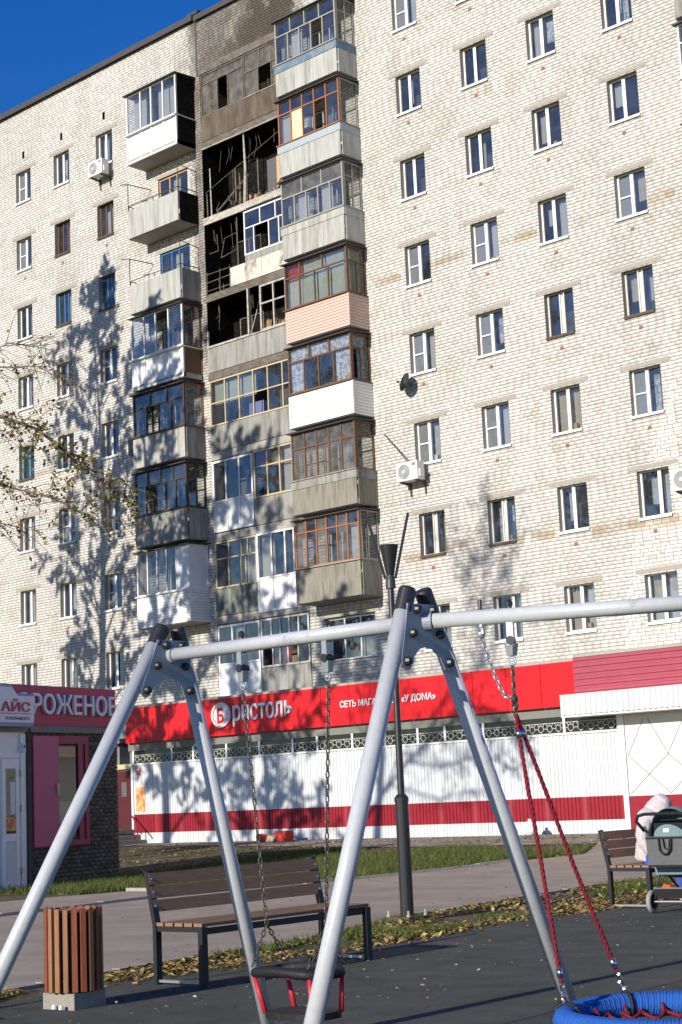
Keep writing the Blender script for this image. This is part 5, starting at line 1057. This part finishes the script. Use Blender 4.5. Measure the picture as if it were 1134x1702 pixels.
skinned('trousers', [(0.03, 0, .56)]+[(.10, -.10, .56), (.49, -.13, .545), (.505, -.14, .30), (.505, -.14, .12)]+[(.10, .10, .56), (.49, .13, .545), (.505, .14, .30), (.505, .14, .12)], [(0, 1), (1, 2), (2, 3), (3, 4), (0, 5), (5, 6), (6, 7), (7, 8)], [(.12, .09), .095, .08, .07, .06, .105, .08, .07, .06], 'jeans', P_)
for s in (-1, 1):
    skinned('shoe', [(.46, s*.14, .045), (.56, s*.145, .05), (.68, s*.15, .035)], [(0, 1), (1, 2)], [.045, .05, .035], 'shoe', P_)
    for f_ in range(4): MB().tube([(.27+.0*f_, s*(.2)-.03+.02*f_, .57), (.32, s*.2-.032+.021*f_, .555), (.335, s*.2-.03+.02*f_, .525)], [.009, .009, .006], 7).build('finger', 'skin', P_, True)
    MB().tube([(.27, s*.2+(-.03 if s > 0 else .03), .575), (.30, s*.2+(-.05 if s > 0 else .05), .565), (.32, s*.2+(-.05 if s > 0 else .05), .55)], [.01, .01, .007], 7).build('thumb', 'skin', P_, True)
MB().lathe((.312, 0, 1.19), [(.012, 0), (.016, .02), (.008, .035), (0, .037)], 8, (1, 0, -.15)).build('nose', 'skin', P_, True)
for s in (-1, 1): MB().lathe((.305, s*.032, 1.215), [(.012, 0), (.012, .008), (0, .012)], 8, (1, 0, 0)).build('eye', 'fabric_black', P_)
MB().bar((.31, -.022, 1.155), (.31, .022, 1.155), .012, .006).build('mouth', 'litter_red', P_)
sk = MB().hexa([(20.33, -20.62, .513), (20.48, -20.62, .513), (20.48, -20.5, .513), (20.33, -20.5, .513), (20.35, -20.6, .55), (20.42, -20.6, .58), (20.45, -20.52, .57), (20.38, -20.52, .545)]).build('plastic_bag', 'bag_blue', None, label='small bright blue bag lying on the bench beside the person', cat='bag')

# ------------------------------------------------------------------ stroller (rear towards the camera)
ST = thing('stroller', (21.16, -21.29, .02), 'baby stroller with teal hood and grey rear bag before the bench', 'stroller', None, yaw-.62)
# local axes: x to the camera's right, y away from the camera, z up
def st(mb, name, m, parent=None, sm=False): return mb.build(name, m, parent or ST, sm)
for x in (-.30, .30):
    w = st(MB().ring((x, 0, .125), (1, 0, 0), .10, .028, 28, 10), 'rear_wheel', 'tyre', None, True)
    st(MB().lathe((x-.018, 0, .125), [(.085, 0), (.08, .036)], 20, (1, 0, 0)), 'rim', 'fabric_black', w); st(MB().lathe((x-.03, 0, .125), [(.02, 0), (.02, .06)], 10, (1, 0, 0)), 'hub', 'metal_grey', w)
for x in (-.13, .13):
    w = st(MB().ring((x, .62, .095), (1, 0, 0), .072, .022, 24, 8), 'front_wheel', 'tyre', None, True); st(MB().lathe((x-.015, .62, .095), [(.06, 0), (.06, .03)], 16, (1, 0, 0)), 'rim', 'fabric_black', w)
st(MB().tube([(-.29, 0, .125), (.29, 0, .125)], .012, 8), 'axle', 'metal_grey')
for s in (-1, 1):
    st(MB().tube([(s*.27, .0, .15), (s*.24, .10, .40), (s*.215, .06, .62), (s*.25, -.16, .95)], .014, 8), 'side_frame', 'metal_dark', None, True); st(MB().tube([(s*.215, .12, .50), (s*.16, .58, .15)], .013, 8), 'front_strut', 'metal_dark')
st(MB().tube([(-.25, -.16, .90), (-.325, -.20, 1.01), (-.295, -.225, 1.07), (-.21, -.235, 1.09), (.21, -.235, 1.09), (.295, -.225, 1.07), (.325, -.20, 1.01), (.25, -.16, .90)], .019, 10), 'handle', 'fabric_black', None, True)
def shell(prof_fn, nu, nv):
    mb = MB()
    for i in range(nu+1):
        for j in range(nv+1): mb.v.append(tuple(prof_fn(i/nu, j/nv)))
    for i in range(nu):
        for j in range(nv): k = i*(nv+1)+j; mb.f.append((k, k+1, k+nv+2, k+nv+1))
    return mb
st(shell(lambda u, v: (math.cos(math.pi*(1-u))*.235, .10+.30*math.sin(math.pi*.5*v)*1.0-.14, .80+math.sin(math.pi*u)**.6*.36*math.cos(math.pi*.42*(v-.25))), 20, 8), 'hood', 'fabric_teal', None, True)
st(shell(lambda u, v: ((u-.5)*.46*(1-.12*(2*u-1)**4*v), -.06-.05*math.sin(math.pi*u), .78+.19*v*math.sin(math.pi*u)**.5), 14, 4), 'hood_back', 'fabric_teal', None, True)
st(MB().hexa([(-.21, .0, .6), (.21, .0, .6), (.2, .2, .6), (-.2, .2, .6), (-.2, -.03, .98), (.2, -.03, .98), (.19, .1, 1.02), (-.19, .1, 1.02)]), 'hood_lining', 'fabric_black')
st(MB().hexa([(-.22, -.02, .42), (.22, -.02, .42), (.2, .45, .36), (-.2, .45, .36), (-.225, -.06, .60), (.225, -.06, .60), (.22, .30, .52), (-.22, .30, .52)]), 'seat', 'fabric_teal')
bag = st(MB().hexa([(-.215, -.20, .53), (.215, -.20, .53), (.215, -.07, .53), (-.215, -.07, .53), (-.235, -.19, .84), (.235, -.19, .84), (.235, -.075, .84), (-.235, -.075, .84)]), 'rear_bag', 'fabric_grey')
st(MB().tube([(-.07, -.205, .82), (-.06, -.22, .70), (-.02, -.225, .655), (.03, -.225, .655), (.07, -.22, .70), (.08, -.205, .82)], .012, 8), 'bag_handle', 'fabric_black', bag, True); st(MB().tube([(-.02, -.208, .82), (0, -.222, .72), (.05, -.222, .70), (.06, -.208, .81)], .009, 8), 'bag_strap', 'fabric_black', bag, True); st(MB().box(-.21, .21, -.206, -.18, .512, .535), 'bag_bottom', 'fabric_black', bag); st(MB().box(-.235, .235, -.195, -.19, .815, .835), 'bag_trim', 'fabric_black', bag); st(MB().box(-.05, .02, -.115, -.105, .885, .925), 'hood_badge', 'paper')
st(MB().hexa([(-.24, .0, .16), (.24, .0, .16), (.18, .5, .16), (-.18, .5, .16), (-.25, -.02, .27), (.25, -.02, .27), (.2, .5, .24), (-.2, .5, .24)]), 'shopping_basket', 'fabric_black'); st(MB().tube([(-.25, -.03, .272), (.25, -.03, .272)], .01, 6), 'basket_rim', 'metal_grey'); st(MB().hexa([(-.2, .05, .272), (-.08, .05, .272), (-.08, .2, .272), (-.2, .2, .272), (-.18, .08, .31), (-.12, .08, .30), (-.11, .17, .30), (-.17, .17, .31)]), 'folded_cloth', 'fabric_orange')

# ------------------------------------------------------------------ trees (trunks stand left of the frame; one branch reaches in)
def tree(name, base, H, R, seed, label, nprim=20, leafn=5, lsz=.055, first=.28, group='trees left of the frame', lean=(0, 0), droop=.0, extra=None):
    r = np.random.default_rng(seed); t = thing(name, base, label, 'tree', group); tw = MB(); lp = []
    tr = [Vector((lean[0]*q*q+.02*H*math.sin(q*5+seed)*q, lean[1]*q*q+.015*H*math.cos(q*4+seed)*q, H*q)) for q in np.linspace(0, 1, 12)]
    r0 = .012*H+.03; tb = MB(); tb.tube(tr, [r0*(1.25 if i == 0 else 1)*(1-.93*i/11) for i in range(12)], 10); tk = tb.build('trunk', 'bark', t, True)
    def at(q): i = min(int(q*11), 10); return tr[i].lerp(tr[i+1], q*11-i)
    def branch(p, d, L, rad, lev):
        n = 5 if lev == 0 else (4 if lev == 1 else 3); pts = [p]; dd = d.normalized()
        for i in range(n):
            dd = (dd+Vector(r.normal(0, .16, 3))+Vector((0, 0, (.10 if lev == 0 else .0)-droop*(i/n)))).normalized(); pts.append(pts[-1]+dd*L/n)
        tw.tube(pts, [rad*(1-.8*i/n) for i in range(n+1)], 6 if lev == 0 else (4 if lev == 1 else 3), False)
        if lev == 2:
            for k in range(leafn): q = r.uniform(.25, 1); i = min(int(q*n), n-1); lp.append(pts[i].lerp(pts[i+1], q*n-i)+Vector(r.normal(0, .05, 3)))
            return
        m = 6 if lev == 0 else 5
        for k in range(m):
            q = .3+.7*(k+r.uniform(0, 1))/m; q = min(q, .98); i = min(int(q*n), n-1); pp = pts[i].lerp(pts[i+1], q*n-i); side = Vector(r.normal(0, 1, 3)); dl = (pts[i+1]-pts[i]).normalized(); side = (side-dl*side.dot(dl)).normalized()
            branch(pp, dl*.7+side*.75+Vector((0, 0, .12-droop)), L*(.5 if lev == 0 else .45)*r.uniform(.6, 1.15), rad*.42, lev+1)
    for k in range(nprim):
        q = first+(.97-first)*(k+r.uniform(0, .8))/nprim; a = k*2.4+r.uniform(-.4, .4); up_ = .55+.7*q; prof = math.sin(math.pi*min(1, (q-first*.6)/(1.05-first*.6)))**.7
        branch(at(q), Vector((math.cos(a), math.sin(a), up_)), R*max(.25, prof)*r.uniform(.75, 1.15), r0*.33*(1-q*.75), 0)
    if extra: extra(tw, lp, r)
    tw.build('branches', 'twig', tk)
    P = np.array([tuple(q) for q in lp]); n = len(P); a = r.normal(0, 1, (n, 3)); a /= np.linalg.norm(a, axis=1)[:, None]; b = r.normal(0, 1, (n, 3)); b = np.cross(a, b); b /= np.linalg.norm(b, axis=1)[:, None]; s = lsz*r.uniform(.6, 1.3, n)[:, None]
    V = np.stack([P-a*s, P-b*s*.55, P+a*s, P+b*s*.55], 1).reshape(-1, 3); F = np.arange(n*4).reshape(-1, 4)
    pal = np.array([(.10, .13, .03), (.14, .16, .05), (.20, .17, .05), (.24, .12, .05), (.09, .11, .03), (.17, .10, .05)]); c = pal[r.integers(0, len(pal), n)]*r.uniform(.7, 1.3, n)[:, None]
    npmesh('crown', V, F, 'leaf', np.repeat(c, 4, 0), parent=t)
    return t
# visible branch: world points about 32 m away, given relative to the tree base
TB = Vector((1.4, -22.2, 0))
CAMP = Vector((31.1438, -37.3502, 1.4523))
def reach(tw, lp, r):
    main = [(0, 0, 7.6), (1.6, 1.3, 8.6), (3.0, 2.5, 9.05), (3.83, 3.36, 9.06), (4.33, 3.87, 8.78), (4.75, 4.40, 8.2), (5.12, 4.84, 7.8), (5.42, 5.22, 7.28)]
    up1 = [(2.2, 1.9, 9.0), (3.2, 2.7, 9.6), (4.0, 3.24, 10.0), (4.68, 3.9, 9.98), (5.1, 4.3, 9.5)]
    up2 = [(2.2, 1.9, 9.0), (3.4, 2.6, 10.0), (4.2, 3.3, 10.45), (4.75, 3.8, 10.35)]
    lo = [(1.6, 1.3, 8.6), (2.8, 2.5, 8.0), (3.6, 3.5, 7.75), (4.35, 4.2, 7.45), (4.9, 4.7, 7.0), (5.3, 5.1, 6.9)]
    lo2 = [(1.0, .8, 8.2), (2.6, 2.4, 7.2), (3.6, 3.4, 7.0), (4.3, 4.0, 6.75)]
    for pts, r0_, den in ((main, .06, 3.2), (up1, .028, .35), (up2, .022, .12), (lo, .035, 1.7), (lo2, .03, .45)):
        P = [Vector(p) for p in pts]; tw.tube(P, [r0_*(1-.85*i/(len(P)-1)) for i in range(len(P))], 6, False)
        for i in range(len(P)-1):
            k = int((P[i+1]-P[i]).length*20)
            for j in range(k):
                q = P[i].lerp(P[i+1], (j+r.uniform(0, 1))/k); d = Vector(r.normal(0, 1, 3)); d = (d+(P[i+1]-P[i]).normalized()*1.0+Vector((0, 0, -.25))).normalized(); L = r.uniform(.25, 1.1); e = q+d*L*.55+Vector(r.normal(0, .03, 3)); f_ = e+(d+Vector((0, 0, -.35))+Vector(r.normal(0, .25, 3)))*L*.5
                tw.tube([q, e, f_], [.009, .006, .003], 3, False)
                if i >= 1:
                    for m_ in range(int(r.poisson(den*5.0))): u = r.uniform(.1, 1); lp.append((q.lerp(e, u*2) if u < .5 else e.lerp(f_, u*2-1))+Vector(r.normal(0, .05, 3)))
tree('autumn_tree', TB, 17.3, 3.4, 5, 'autumn tree at left whose leafy branch hangs before the brick wall', nprim=17, leafn=9, lsz=.05, first=.45, extra=reach, lean=(2.0, 0))
for i, (x, y, H, R, sd, lb, lf) in enumerate([(-14.9, -11.5, 24.5, 3.9, 11, 'tall tree out of frame shading the left brick wall', 9), (-10.9, -14.5, 23.5, 3.6, 12, 'tree out of frame shading the left balconies', 8), (-6.9, -19.0, 20.0, 4.0, 13, 'tree out of frame shading the lower loggias', 6), (-2.2, -20.5, 14.0, 3.2, 14, 'tree out of frame shading the red shop sign', 4)]):
    tree('autumn_tree', (x, y, gr(x, y)), H, R, sd, lb, nprim=30, leafn=int(lf*2.6)+14, lsz=.082)
